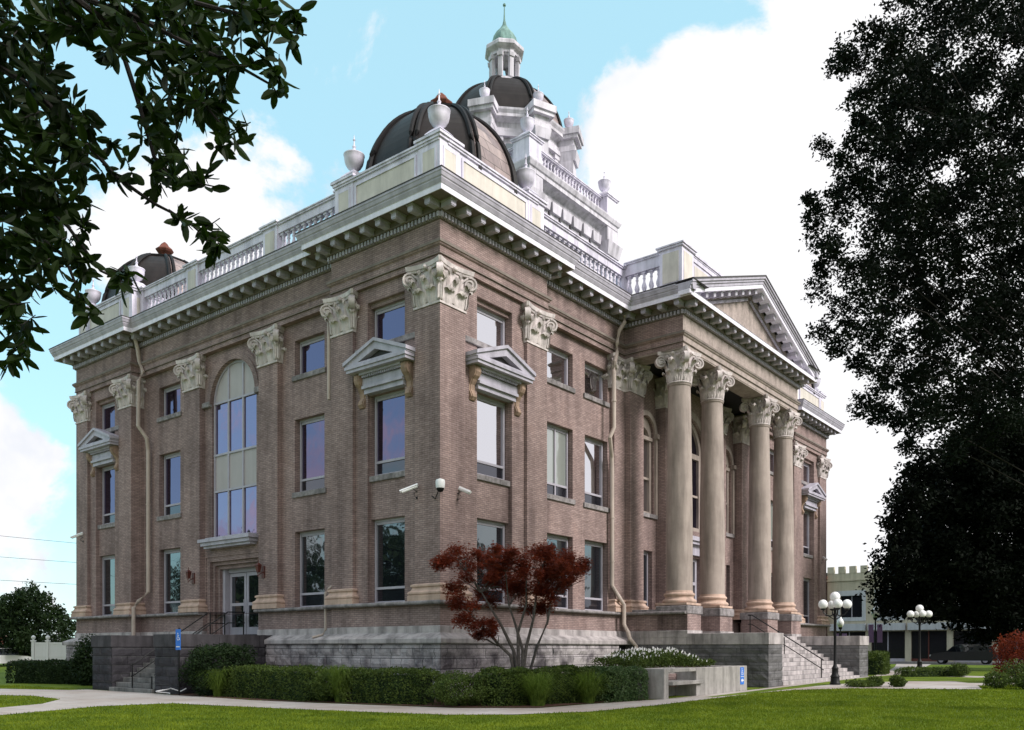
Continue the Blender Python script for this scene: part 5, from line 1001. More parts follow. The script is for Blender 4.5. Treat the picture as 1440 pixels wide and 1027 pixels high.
tw.build('branch',[M['bark_dark']],tr)
# dark magnolia, right
MG= [(39.85,-10.8,10.63,0.82),(38.71,-5.24,4.32,0.66),(34.28,-4.95,8.58,0.75),(43.11,-7.83,7.39,0.65),(34.76,-5.15,6.63,0.86),(41.16,-7.55,3.96,0.72),(34.02,-5.71,10.43,0.68),(38.99,-3.46,5.0,0.81),(40.06,-8.1,12.57,0.69),(39.95,-4.5,8.06,0.83),(43.91,-6.35,6.2,0.8),(38.07,-3.57,4.12,0.86),(41.4,-12.39,5.29,0.79),(44.38,-9.63,4.03,0.69),(38.09,-8.48,13.48,0.66),(40.56,-7.07,4.96,0.69),(45.74,-11.5,15.14,0.68),(40.04,-10.3,2.61,0.87),(40.65,-10.4,10.01,0.8),(43.36,-7.11,15.58,0.69),(46.5,-11.08,6.36,0.86),(44.81,-9.02,14.78,0.81),(47.39,-10.32,3.16,0.89),(40.08,-10.35,14.62,0.78),(43.42,-11.62,13.9,0.73),(40.08,-6.57,9.07,0.76),(40.52,-4.75,8.91,0.66),(46.34,-9.02,7.72,0.72),(44.56,-6.82,12.55,0.73),(45.07,-10.55,14.5,0.71),(44.54,-8.3,11.98,0.8),(40.9,-5.15,9.59,0.83),(47.74,-10.65,9.05,0.69),(41.72,-9.33,4.9,0.8),(43.85,-9.97,13.1,0.86),(43.5,-10.63,9.75,0.73),(41.9,-11.27,3.79,0.72),(45.16,-9.93,8.65,0.78),(43.5,-7.18,10.46,0.71),(43.8,-11.01,10.43,0.74),(38.02,-10.16,10.66,0.69),(36.86,-3.91,6.27,0.73),(41.37,-11.71,7.29,0.89),(39.28,-8.51,6.16,0.76),(38.98,-9.35,4.2,0.8),(39.66,-7.33,7.02,0.83),(45.91,-10.55,15.44,0.67),(43.44,-10.19,4.56,0.88),(45.85,-12.04,10.45,0.78),(40.63,-7.45,8.16,0.72),(38.46,-7.71,12.56,0.7),(43.39,-8.0,2.77,0.79),(42.09,-6.13,6.73,0.68),(39.94,-9.77,12.25,0.78),(36.52,-6.42,6.2,0.69),(40.9,-6.02,12.68,0.67),(36.46,-6.15,12.65,0.82),(43.02,-11.18,4.59,0.68),(39.07,-8.35,8.85,0.74),(40.74,-6.4,3.75,0.69),(46.07,-11.56,9.82,0.74),(42.35,-11.56,11.82,0.71),(39.38,-9.28,14.53,0.68),(37.17,-9.35,9.17,0.87),(44.02,-9.49,9.1,0.74),(36.99,-9.65,5.59,0.85),(40.47,-6.42,10.02,0.83),(45.33,-11.86,8.06,0.86),(39.13,-5.09,5.14,0.79),(40.23,-3.49,11.36,0.67),(40.36,-10.79,11.63,0.84),(43.49,-6.77,14.92,0.79),(45.03,-11.82,13.2,0.71),(44.68,-11.39,5.29,0.67),(43.28,-9.43,6.47,0.84),(42.82,-5.99,4.74,0.88),(40.46,-7.96,4.96,0.73),(39.5,-10.96,5.63,0.88),(44.28,-8.14,8.73,0.82),(40.89,-5.06,11.82,0.79),(45.77,-12.08,14.17,0.73),(38.0,-6.13,8.18,0.67),(40.18,-4.87,6.93,0.74),(39.45,-4.84,10.31,0.89),(38.44,-2.83,5.67,0.85),(36.25,-4.63,7.83,0.69),(45.15,-8.42,2.9,0.77),(39.02,-7.46,9.35,0.73),(39.66,-9.35,13.15,0.86),(37.96,-4.73,6.19,0.89),(47.24,-10.23,8.2,0.72),(39.84,-11.48,12.66,0.71),(39.46,-6.61,11.39,0.75),(40.48,-9.24,6.8,0.66),(41.03,-3.91,12.45,0.68),(41.91,-7.3,3.14,0.81),(41.12,-7.25,11.12,0.72),(36.18,-7.41,7.07,0.75),(42.4,-11.92,10.88,0.8),(41.54,-3.96,9.72,0.78),(38.11,-9.13,12.39,0.86),(43.4,-11.1,6.81,0.79),(47.84,-11.5,3.13,0.72),(40.71,-12.57,4.16,0.66),(43.26,-8.51,10.97,0.77),(39.58,-5.47,7.51,0.8),(38.85,-3.36,7.74,0.85),(37.97,-7.08,12.79,0.79),(43.82,-12.1,6.31,0.89),(39.1,-4.16,5.25,0.73),(42.83,-10.16,14.21,0.84),(43.85,-7.94,4.0,0.74),(41.93,-12.37,11.61,0.74),(38.21,-4.38,4.4,0.73),(41.24,-10.54,6.78,0.88),(39.32,-6.21,5.41,0.68),(38.59,-6.99,13.78,0.82),(44.1,-9.01,9.91,0.88),(37.01,-6.51,10.41,0.84),(38.75,-8.5,11.12,0.72),(40.72,-8.17,10.59,0.66),(37.86,-5.66,5.74,0.75),(41.76,-8.14,15.08,0.89),(36.54,-6.54,4.0,0.68),(34.95,-4.72,9.63,0.66),(36.83,-9.6,11.46,0.76),(46.07,-8.73,8.53,0.89),(40.25,-12.56,14.53,0.83),(42.33,-6.5,12.63,0.85),(36.42,-7.29,7.89,0.77),(36.55,-5.46,12.3,0.81),(41.8,-9.6,10.44,0.8),(43.5,-6.19,11.14,0.81),(41.47,-11.15,11.28,0.65),(40.02,-12.45,8.34,0.8),(39.53,-10.1,5.42,0.79),(42.78,-7.19,6.5,0.73),(39.74,-8.75,4.77,0.88),(44.6,-11.37,15.7,0.9),(41.7,-5.08,10.5,0.68),(45.62,-10.67,12.92,0.82),(39.88,-9.49,3.49,0.89),(41.2,-8.67,14.1,0.73),(47.49,-11.63,7.38,0.75),(40.02,-9.01,7.5,0.83),(41.01,-12.03,3.81,0.86),(42.64,-4.85,12.95,0.76),(44.73,-7.45,8.34,0.84),(40.94,-9.85,13.16,0.82),(45.89,-8.84,16.37,0.75)]
ex,ey=40.5,-11.5
e=empty('tree',(ex,ey,0),0,'black-green magnolia with low skirts, behind the second lamp and over the parked car','tree')
rd=random.Random(8); b=crown([(x-ex,y-ey,z,r*1.25) for x,y,z,r in MG],620,.27,rd,.55)
# its unseen back half, so that it is a whole tree
b2=crown([(x-ex+rd.uniform(1,4),y-ey-rd.uniform(0,3),z,r*1.6) for x,y,z,r in MG[::2]],250,.34,rd,.6); k=len(b.v); b.v+=b2.v; b.f+=[tuple(i+k for i in f) for f in b2.f]; b.m+=b2.m
b.build('crown',[M['leaf_mag']],e)
b=MB(); limb(b,[(0,0,0),(.1,0,2),(0,.1,5),(0,0,9)],.35,.12,10); b.build('trunk',[M['bark_dark']],e)
# tree far left
LT= [(12.31,59.88,3.11,0.8),(12.3,60.02,5.38,0.57),(15.34,61.9,2.02,0.74),(14.55,61.76,2.22,0.78),(8.66,59.6,1.72,0.67),(9.9,62.37,2.74,0.55),(12.07,66.79,4.4,0.7),(11.39,67.45,6.67,0.61),(11.28,58.46,5.96,0.6),(14.07,60.96,1.45,0.57),(10.46,60.48,3.21,0.66),(13.39,60.66,2.37,0.74),(13.92,60.58,3.39,0.57),(12.69,58.66,5.65,0.78),(10.69,57.41,2.57,0.76),(11.36,63.08,5.58,0.69),(12.4,63.3,1.24,0.74),(14.3,57.46,3.14,0.68),(14.67,61.22,4.22,0.58),(11.14,58.05,1.76,0.65),(10.73,62.05,2.73,0.65),(11.15,56.32,6.17,0.73),(10.33,57.48,3.26,0.58),(13.43,64.36,5.16,0.6),(10.6,60.98,4.81,0.79),(11.4,62.78,1.7,0.71),(14.31,57.67,4.05,0.66),(14.05,60.8,4.79,0.63),(10.13,57.87,5.01,0.56),(8.22,59.3,4.09,0.79),(12.68,61.72,4.44,0.69),(11.71,56.88,4.31,0.6),(13.85,62.95,1.49,0.78),(9.47,62.75,2.86,0.62),(13.33,64.62,4.1,0.72),(14.61,57.05,2.46,0.77),(8.96,59.69,4.83,0.73),(11.3,67.19,3.56,0.65),(12.49,53.86,2.4,0.78),(14.01,58.02,4.49,0.71),(11.56,61.99,2.22,0.62),(11.17,62.01,4.06,0.76),(11.46,56.85,3.69,0.68),(8.46,59.66,5.38,0.76),(9.05,59.36,3.25,0.77),(13.35,53.77,3.11,0.72),(12.43,55.86,4.96,0.79),(11.77,59.73,3.45,0.57),(11.65,65.01,0.98,0.58),(9.85,60.03,3.69,0.6),(12.13,66.6,5.19,0.75),(11.15,64.35,1.81,0.68),(14.24,62.75,1.09,0.67),(14.2,63.23,5.24,0.76),(10.71,62.92,5.65,0.63),(13.4,64.18,0.91,0.75),(15.1,61.12,3.74,0.72),(13.25,59.18,6.21,0.58),(12.32,63.11,4.58,0.55),(10.91,56.19,2.21,0.58)]
e=empty('tree',(-8,57,0),0,'rounded green tree at the far left, left of the white fence','tree')
lx=sum(p[0] for p in LT)/len(LT); ly=sum(p[1] for p in LT)/len(LT); e.location=(lx,ly,0)
rd=random.Random(9); b=crown([(x-lx,y-ly,z,r*1.3) for x,y,z,r in LT],420,.24,rd,.7); b.build('crown',[M['leaf_far']],e)
b=MB(); limb(b,[(0,0,0),(.1,0,1.5),(0,.1,4)],.3,.15,9)
for i in range(0,len(LT),6): x,y,z,r=LT[i]; b.tube([(0,0,1.6),((x-lx)*.5,(y-ly)*.5,z*.7),(x-lx,y-ly,z)],.1,5,0,.03)
b.build('trunk',[M['bark_dark']],e)
# red maple beside the corner
MP= [(-0.78, -1.62, 4.25, 0.49), (-0.64, -1.21, 4.5, 0.29), (-1.1, -2.97, 4.04, 0.53), (-0.82, -3.38, 4.13, 0.45), (-0.47, -3.74, 3.94, 0.58), (0.41, -3.72, 4.42, 0.37), (0.98, -3.57, 4.06, 0.53), (0.56, -4.42, 4.18, 0.37), (0.12, -4.79, 3.72, 0.41), (1.06, -4.64, 3.9, 0.21), (-1.1, -2.04, 3.64, 0.33), (-0.02, -2.07, 3.54, 0.41), (0.73, -2.42, 3.47, 0.53), (0.29, -3.55, 3.29, 0.45), (0.24, -4.34, 3.35, 0.29), (-1.69, -2.16, 2.98, 0.31), (-1.7, -2.83, 2.82, 0.25), (-1.79, -2.65, 2.47, 0.21), (-1.23, -2.82, 2.34, 0.18), (-1.0, -2.88, 2.04, 0.21), (-0.96, -2.37, 1.99, 0.16), (1.04, -3.39, 2.87, 0.29), (0.72, -2.84, 2.81, 0.29), (0.23, -2.28, 3.72, 0.41), (0.64, -3.55, 3.68, 0.41), (-0.54, -0.84, 4.21, 0.21)]
MS= [[(0.01, -3.25, 0.92), (-0.16, -3.04, 1.54), (-0.37, -2.76, 2.26), (-0.56, -2.52, 2.77), (-0.75, -2.28, 3.29), (-1.01, -1.96, 3.9)], [(0.01, -3.25, 0.92), (-0.21, -2.97, 1.39), (-0.43, -2.68, 1.74), (-0.66, -2.39, 2.15), (-0.94, -2.04, 2.63), (-1.2, -1.71, 2.98)], [(0.04, -3.28, 0.92), (0.01, -3.25, 1.54), (-0.12, -3.09, 2.26), (-0.24, -2.93, 2.87), (-0.31, -2.85, 3.9)], [(0.04, -3.28, 0.92), (0.07, -3.33, 1.64), (0.2, -3.49, 2.46), (0.26, -3.57, 3.29), (0.39, -3.73, 4.11)], [(0.05, -3.3, 0.92), (0.26, -3.57, 1.64), (0.45, -3.81, 2.36), (0.52, -3.9, 3.08), (0.84, -4.3, 3.9)], [(-0.03, -3.2, 1.44), (-0.08, -3.14, 2.05), (0.07, -3.33, 2.87), (0.07, -3.33, 3.9)]]
ex,ey=0.0,-3.2
e=empty('maple_tree',(ex,ey,g(ex,ey)),0,'small dark red Japanese maple with several grey stems in front of the brick corner','tree')
rd=random.Random(6)
def mapleleaf(b,p,s,rd):
    n=Vector((rd.gauss(0,.5),rd.gauss(0,.5),1)).normalized(); a=n.cross(Vector((rd.gauss(0,1),rd.gauss(0,1),rd.gauss(0,.3)))).normalized(); c=n.cross(a); k=len(b.v); b.v.append(tuple(p))
    A=rd.uniform(0,6.28); pts=[]
    for i in range(5):
        th=A+(i-2)*.62; th2=th+.31
        b.v.append(tuple(p+a*math.cos(th)*s+c*math.sin(th)*s-n*s*.25)); 
        if i<4: b.v.append(tuple(p+a*math.cos(th2)*s*.35+c*math.sin(th2)*s*.35))
    b.face(tuple(range(k,k+10)))
b=MB()
MPX=list(MP)
for (x,y,z,r) in MP:
    for _ in range(4 if r>.33 else 1): MPX.append((x+rd.gauss(0,.38),y+rd.gauss(0,.38),min(z+rd.gauss(-.08,.2),4.35),rd.uniform(.12,.26)))
for (x,y,z,r) in [(a,b_,c,d*(.78 if i<len(MP) else 1)) for i,(a,b_,c,d) in enumerate(MPX)]:
    for _ in range(int(1500*r)):
        q=Vector((rd.gauss(0,.5),rd.gauss(0,.5),rd.gauss(0,.42))); 
        if q.length>1.2: q=q.normalized()*rd.uniform(.7,1.2)
        lay=round(q.z*3+q.x*.6)/3; q.z=q.z*.62+lay*.38
        mapleleaf(b,Vector((x-ex,y-ey,z-g(ex,ey)))+q*r*1.15,rd.uniform(.04,.10),rd)
b.build('crown',[M['leaf_red']],e)
b=MB()
for l in MS: limb(b,[(0+rd.uniform(-.1,.1),rd.uniform(-.1,.1),0)]+[(x-ex,y-ey,z-g(ex,ey)) for x,y,z in l[1:]],.06,.012,8)
tr=b.build('trunk',[M['bark']],e,smooth='auto'); b=MB()
sp=[Vector(q) for l in MS for q in l[2:]]
for (x,y,z,r) in MP:
    p=Vector((x,y,z)); q=min(sp,key=lambda s:(s-p).length+(.4 if s.z>p.z else 0))
    for _ in range(3):
        t=p+Vector((rd.uniform(-r,r),rd.uniform(-r,r),rd.uniform(-r,r)*.5)); b.tube([(q.x-ex,q.y-ey,q.z-.1),((q.x+t.x)/2-ex,(q.y+t.y)/2-ey,(q.z+t.z)/2-.02),(t.x-ex,t.y-ey,t.z-.1)],.018,5,0,.005)
b.build('branch',[M['bark']],tr)
# trees across the street behind the viewer: seen in the ground-floor panes
rd=random.Random(21)
def backtree(x,y,h,r,label):
    e=empty('tree',(x,y,0),0,label,'tree'); bl=[]
    for _ in range(46):
        q=Vector((rd.gauss(0,1),rd.gauss(0,1),rd.gauss(0,1))).normalized()*rd.uniform(.4,1); bl.append((q.x*r,q.y*r,h*.62+q.z*h*.38,r*.3))
    crown(bl,150,.5,rd,.7).build('crown',[M['leaf_far']],e)
    b=MB(); limb(b,[(0,0,-.2),(.1,.1,h*.3),(0,0,h*.7)],.4,.15,8); b.build('trunk',[M['bark_dark']],e)
for i,(x,y,h,r) in enumerate(((-30,34,11,7),(-28,48,11.5,7.5),(-38,22,10,7),(-36,68,11.5,8),(26,-44,12,7),(41,-40,13,7),(56,-40,13,7.5),(12,-48,12,6.5))):
    tag(e,None)
    backtree(x,y,h,r,['broad street tree across the side street','broad street tree across the side street','broad street tree across the side street','broad street tree across the side street','leafy tree over the front street','leafy tree over the front street','leafy tree over the front street','leafy tree over the front street'][i])
for o in list(COL.objects):
    if o.type=='EMPTY' and o.get('label','').startswith('broad street'): o['group']='street trees across the side street'
    if o.type=='EMPTY' and o.get('label','').startswith('leafy tree over'): o['group']='street trees across the front street'

# ---- hedges and shrubs
def hedge(name,label,pts,w,h,m,dens=1500,s=.05,rough=.08,cat='hedge',seed=1,z0=None):
    """clipped hedge following a line: dense leafy skin over a dark core"""
    rd=random.Random(seed); b=MB(); P=[Vector(p) for p in pts]; x0,y0=P[0]; e=empty(name,(x0,y0,g(x0,y0)),0,label,cat)
    core=MB(); Lt=0
    for i in range(len(P)-1):
        d=(P[i+1]-P[i]); Ln=d.length; d.normalize(); nr=Vector((d.y,-d.x)); mid=(P[i]+P[i+1])/2-P[0]
        core.obox(mid.x,mid.y,-.05,h-.16,max(.2,Ln-.1 if len(P)==2 else Ln+w*.25),w-.22,math.atan2(d.y,d.x),0,.93)
        n=int(dens*(Ln+w)*(w+2*h))
        for _ in range(n):
            t=rd.uniform(-w*.5,Ln+w*.5) if len(P)==2 or (i==0 or i==len(P)-2) else rd.uniform(0,Ln)
            if i!=0: t=max(t,0)
            if i!=len(P)-2: t=min(t,Ln)
            q=rd.random()*(w+2*h)
            if q<w: o=q-w/2; z=h
            elif q<w+h: o=-w/2; z=q-w
            else: o=w/2; z=q-w-h
            # rounded shoulders and ends, and lumps
            ee=max(0,-t,t-Ln)/(w*.5); sh=math.sqrt(max(0,1-ee*ee)); o*=max(sh,.05)
            zz=z/h; k=1-.12*zz**6; o*=k
            lump=.06*math.sin(t*3.1+seed)+.05*math.sin(t*7.3+seed*2+o*4)+.04*math.sin(z*9+t*5)
            if z==h: z=h-.10*(abs(o)/(w/2))**4*1.2-.35*ee*ee
            else: z=min(z,h-.3*ee*ee)
            pt=P[i]+d*t+nr*(o*(1+lump)); dep=rd.random()**2*rough*1.5
            leafquad(b,(pt.x-x0,pt.y-y0,z*(1+lump*.5)-dep+rd.gauss(0,.012)),s*rd.uniform(.6,1.4),rd,0,.6)
    core.build('stems',[M['leaf_dark']],e); b.build('foliage',[M[m]],e); return e
def shrub(name,label,x,y,rx,h,m,n=5000,s=.06,seed=1,cat='shrub',group=None,grp=None):
    rd=random.Random(seed); e=empty(name,(x,y,g(x,y)),0,label,cat,group); b=MB()
    for _ in range(n):
        v=Vector((rd.gauss(0,1),rd.gauss(0,1),rd.gauss(0,1))).normalized(); r=rd.uniform(.65,1.02)*(1+.13*math.sin(v.x*5+seed)+.12*math.sin(v.z*6+v.y*5))
        leafquad(b,(v.x*r*rx,v.y*r*rx,max(.02,h*.5+v.z*r*h*.52)),s*rd.uniform(.6,1.4),rd,0,.6)
    b.build('foliage',[M[m]],e); c=MB()
    for i in range(7): a=i*.9; c.tube([(0,0,0),(rx*.3*math.cos(a),rx*.3*math.sin(a),h*.4),(rx*.7*math.cos(a),rx*.7*math.sin(a),h*.75)],.02,5)
    c.build('stems',[M['bark_dark']],e); return e
def longgrass(label,x,y,r,h,n=700,seed=1):
    rd=random.Random(seed); b=MB()
    for _ in range(n):
        a=rd.uniform(0,2*PI); q=rd.random()**.7*r*.25; hh=h*rd.uniform(.35,1.15)**1; sp=rd.uniform(.2,1.7)*r*(.4+.6*hh/h); c,s_=math.cos(a),math.sin(a); bx,by=q*c,q*s_; w=rd.uniform(.005,.010); k=len(b.v)
        for i in range(6):
            t=i/5; o=sp*t**1.6; z=hh*math.sin(t*PI*.72); ww=w*(1-t)+.001
            b.v+= [(bx+c*o-s_*ww,by+s_*o+c*ww,z),(bx+c*o+s_*ww,by+s_*o-c*ww,z)]
        for i in range(5): b.face((k+2*i,k+2*i+1,k+2*i+3,k+2*i+2))
    return tag(b.build('grass_clump',[M['blade']],loc=(x,y,g(x,y))),label,'plant')
hedge('hedge','clipped green hedge beside the red maple, under the lit front wall',[(-1.35,-3.3),(.9,-4.15),(2.2,-4.5)],1.15,1.0,'leaf_hedge',1350,.06,seed=1)
hedge('hedge','small-leaved glossy hedge block between the long grass and the concrete planter',[(1.75,-4.85),(2.85,-5.1)],1.1,1.0,'leaf_gloss',1500,.055,seed=2)
hedge('hedge','low rounded hedge under the shaded side wall, just left of the brick corner',[(-2.55,.9),(-2.0,-1.4)],1.15,.98,'leaf_hedge',1100,.06,seed=3)
hedge('hedge','long low clipped hedge under the shaded side wall, right of the entrance steps',[(-2.95,6.3),(-2.9,2.3)],1.0,1.0,'leaf_hedge',1000,.06,seed=4)
shrub('shrub','tall loose dark shrub at the end of the side steps',-2.75,7.6,1.15,1.75,'leaf_dark',14000,.08,5)
shrub('shrub','loose light green shrub between two low hedges by the side wall',-2.75,1.75,.7,.95,'leaf_hedge',7000,.06,6)
shrub('shrub','small pale green shrub at the foot of the brick corner',-2.1,-2.7,.85,.9,'leaf_hedge',10000,.05,7)
longgrass('arching long grass in front of the clipped hedge, nearer the red maple',-.9,-4.45,.8,.85,800,1)
longgrass('arching long grass in front of the clipped hedge, nearer the glossy hedge',.9,-4.9,.8,.85,800,2)
longgrass('arching long grass between the low hedges of the side wall',-3.0,1.2,.6,1.0,900,3)
longgrass('arching long grass at the foot of the tall loose shrub',-3.45,6.7,.6,.85,700,4)
hedge('hedge','square dark hedge at the far left, in front of the white fence',[(-2.4,24.0),(-1.2,20.0)],1.2,1.0,'leaf_dark',500,.09,seed=8)
shrub('shrub','round black-green shrub against the far corner of the side wall',-1.55,18.6,1.15,2.0,'leaf_dark',14000,.09,9)
hedge('hedge','clipped hedge beyond the front steps, left of the second lamp',[(27.5,-5.3),(32,-4.3)],1.2,1.15,'leaf_hedge',550,.09,seed=10)
hedge('hedge','low brown-green hedge on the small lawn behind the broad path',[(24.9,-7.4),(27.4,-9.2)],.7,.45,'leaf_hedge',600,.07,seed=12)
for i,(x,y,r,h,lb) in enumerate(((14.0,-8.6,.55,.25,'low creeping shrub at the lawn edge, right of the first lamp'),(14.5,-9.0,.28,.38,'little upright shrub at the lawn edge, in the middle of the three'),(14.75,-9.75,.28,.40,'little round shrub at the lawn edge, farthest right of the three'),
   (26.6,-9.6,.45,.65,'dark round shrub on the small lawn by the broad path'),(15.7,-12.9,.45,.6,'leafy shrub at the left end of the red-leaved bed'),(15.6,-13.9,.45,.6,'leafy shrub in the middle of the red-leaved bed'),(17.2,-13.4,.6,1.0,'taller light green shrub behind the red-leaved bed'),(15.3,-14.5,.5,.6,'leafy shrub at the right end of the red-leaved bed'))):
    shrub('shrub',lb,x,y,r,h,'leaf_hedge',1800,.07,20+i)
e=shrub('maple_shrub','rust red low maple shrub at the right edge of the picture',21.3,-13.1,1.15,1.95,'leaf_red',9000,.09,40,'shrub')
# ---- planter with a built-in bench, and its flowers
e=empty('planter',(3.4,-6.0,g(3.4,-6)),0,'long raised concrete planter with a bench niche, in front of the porch wall','planter')
b=MB(); H=.93; Lp=6.15
b.box(0,0,0,.28,3.0,H); b.box(2.15,0,0,Lp,.2,H); b.box(Lp-.2,.2,0,Lp,3,H); b.box(.28,.75,0,2.15,.9,H); b.box(.28,2.8,0,Lp-.2,3,H); b.box(2.15,.2,0,2.3,.9,H); b.box(.28,.003,H-.12,2.15,.18,H-.001)
b.build('planter_wall',[M['concrete']],e,bevel=.015)
b=MB(); b.box(.28,.70,.3,2.15,.748,H-.2); b.build('brick_back',[M['brick']],e)
b=MB(); b.box(.32,-.12,.42,2.45,.65,.53); b.build('seat',[M['concrete']],e,bevel=.01)
b=MB(); b.box(.3,.21,.895,Lp-.22,2.79,.90) if False else b.box(.3,.91,.6,Lp-.22,2.79,H-.06); b.build('soil',[M['soil']],e)
b=MB(); b.box(5.55,-.012,.28,5.85,-.002,.88); s=b.build('sign_plate',[M['blue']],e)
def wheelchair(b,P,cx,cz,s):   # access symbol: head, back, seat, leg, wheel
    def seg(a,c,r): b.plate(P,[(cx+a[0]*s-r*s,cz+a[1]*s),(cx+a[0]*s+r*s,cz+a[1]*s),(cx+c[0]*s+r*s,cz+c[1]*s),(cx+c[0]*s-r*s,cz+c[1]*s)],[],-.004,.0)
    b.plate(P,[(cx-.05*s+.11*s*math.cos(t*PI/6),cz+.78*s+.11*s*math.sin(t*PI/6)) for t in range(12)],[],-.004,0)
    seg((-.05,.62),(0,.1),.06)
    for z in (.42,.12): b.plate(P,rect(cx,cx+.34*s,cz+z*s-.04*s,cz+z*s+.04*s),[],-.004,0)
    seg((.32,.12),(.45,-.28),.06); b.plate(P,rect(cx+.42*s,cx+.58*s,cz-.33*s,cz-.25*s),[],-.004,0)
    b.plate(P,arc(cx+.02*s,cz-.02*s,.38*s,PI*.75,PI*1.95,16)+arc(cx+.02*s,cz-.02*s,.29*s,PI*1.95,PI*.75,16),[],-.004,0)
P_=lambda u,z,d:(u,-.013+d,z)
b=MB(); wheelchair(b,P_,5.68,.68,.19); b.plate(P_,[(5.60,.42),(5.70,.34),(5.70,.395),(5.81,.395),(5.81,.445),(5.70,.445),(5.70,.50)],[],-.004,0); b.plate(P_,rect(5.57,5.83,.545,.56),[],-.004,0); b.build('sign_mark',[M['white']],s)
rd=random.Random(33); fl=MB(); wh=MB()
for _ in range(16000):
    x=rd.uniform(.2,Lp-.5)**1; y=rd.uniform(.95,2.75); t=rd.random(); hh=(.15+.42*math.exp(-((x-2.4)/1.9)**2)+.05*math.sin(x*5))*t**.6
    leafquad(fl,(x,y,H-.02+hh),.07*rd.uniform(.6,1.4),rd,0,.5)
fo=tag(fl.build('flowering_plant',[M['leaf_hedge']],loc=(3.4,-6.0,g(3.4,-6))),'green bed of small white flowers growing in the concrete planter','flowers',None,'stuff')
for _ in range(300):
    x=rd.gauss(2.6,1.2); 
    if not .3<x<Lp-.9: continue
    y=rd.uniform(.95,2.7); z=H+(.15+.42*math.exp(-((x-2.4)/1.9)**2))*rd.uniform(.75,1.12)
    for q in range(5): a=q*1.257; k=wh.vs([(x,y,z),(x+.035*math.cos(a-.4),y+.012,z+.035*math.sin(a-.4)),(x+.05*math.cos(a),y+.0,z+.05*math.sin(a)),(x+.035*math.cos(a+.4),y+.012,z+.035*math.sin(a+.4))]); wh.face((k,k+1,k+2,k+3))
wh.build('blossom',[M['white']],fo)
# ---- globe lamps
def globelamp(x,y,label):
    e=empty('street_lamp',(x,y,g(x,y)),math.radians(30),label,'street lamp','five-globe lamps by the front walk')
    b=MB(); b.lathe([(.21,0),(.21,.06),(.18,.10),(.17,.3),(.19,.33),(.13,.42),(.12,.62),(.14,.66),(.09,.74),(.062,.82),(.055,1.6),(.05,2.95),(.07,3.0),(.07,3.06),(.04,3.1),(.035,3.28),(.09,3.34)],0,0,16); b.build('pole',[M['black']],e,smooth='auto')
    b=MB()
    for i in range(4):
        a=i*PI/2; c,s=math.cos(a),math.sin(a); b.tube([(0,0,2.85),(.18*c,.18*s,2.75),(.36*c,.36*s,2.80),(.46*c,.46*s,2.92),(.46*c,.46*s,3.02)],.028,6); b.tube([(0,0,2.6),(.15*c,.15*s,2.68),(.3*c,.3*s,2.78)],.018,6)
        b.lathe([(.05,2.98),(.10,3.01),(.10,3.05)],.46*c,.46*s,12)
    b.build('arm',[M['black']],e)
    for i in range(5):
        b=MB(); c,s,z,r=((0,0,3.52,.20) if i==4 else (.46*math.cos(i*PI/2),.46*math.sin(i*PI/2),3.22,.19)); b.sphere((c,s,z),r,0,14); b.build('globe',[M['white_glass']],e,smooth=True)
globelamp(15.35,-7.23,'nearer black lamp post with five white globes, in front of the porch steps')
globelamp(30.03,-7.0,'farther black lamp post with five white globes, in front of the cream shop building')
def acorn(x,y,h,label):
    e=empty('street_lamp',(x,y,g(x,y)),0,label,'street lamp','banner lamp posts on the street')
    b=MB(); b.lathe([(.2,0),(.2,.3),(.12,.5),(.06,.7),(.05,h-.9),(.12,h-.85),(.15,h-.7)],0,0,10); b.build('pole',[M['black']],e)
    b=MB(); b.lathe([(.14,h-.7),(.27,h-.45),(.28,h-.3),(.2,h-.1),(.1,h),(.08,h+.1),(.01,h+.2)],0,0,12); b.build('globe',[M['white_glass']],e,smooth=True)
    for s in (-1,1): b=MB(); b.box(-.02,s*.12 if s>0 else -.48,h-2.5,.0,s*.12 if s<0 else .48,h-1.2); b.build('banner',[M['banner']],e)
M['banner']=mat('violet_banner',(.28,.16,.34),.7)
acorn(45,-.62,4.3,'slim street lamp with pale banners between the two five-globe lamps'); acorn(50,3.4,3.75,'slim street lamp with pale banners right behind the nearer five-globe lamp')
# ---- parking sign on a pole, left
e=empty('parking_sign',(-3.75,8.55,0),0,'blue parking sign on a black pole beside the dark granite steps','sign')
b=MB(); b.tube([(0,0,0),(0,0,2.3)],.03,8); b.build('pole',[M['black']],e)
a=math.radians(-12); Psn=lambda u,z,d:(-.035+d*math.cos(0),u,z)
b=MB(); b.pbox(Psn,-.15,.15,1.55,2.25,-.004,.004); s=b.build('sign_plate',[M['blue']],e); b=MB(); P2=lambda u,z,d:(-.040+d,-u,z); wheelchair(b,P2,0,1.95,.2); b.plate(P2,rect(-.11,.11,1.64,1.67),[],-.004,0); b.build('sign_mark',[M['white']],s)
b=MB(); b.tube([(.25*math.cos(t*.5),.25*math.sin(t*.5)*.6,.03+.015*t) for t in range(13)]+[(.5,-.25,.1),(.62,-.4,.2)],.02,6); tag(b.build('hose',[M['white_plastic']],loc=(-3.95,9.2,.02)),'white curled hose lying at the foot of the dark granite steps','hose')
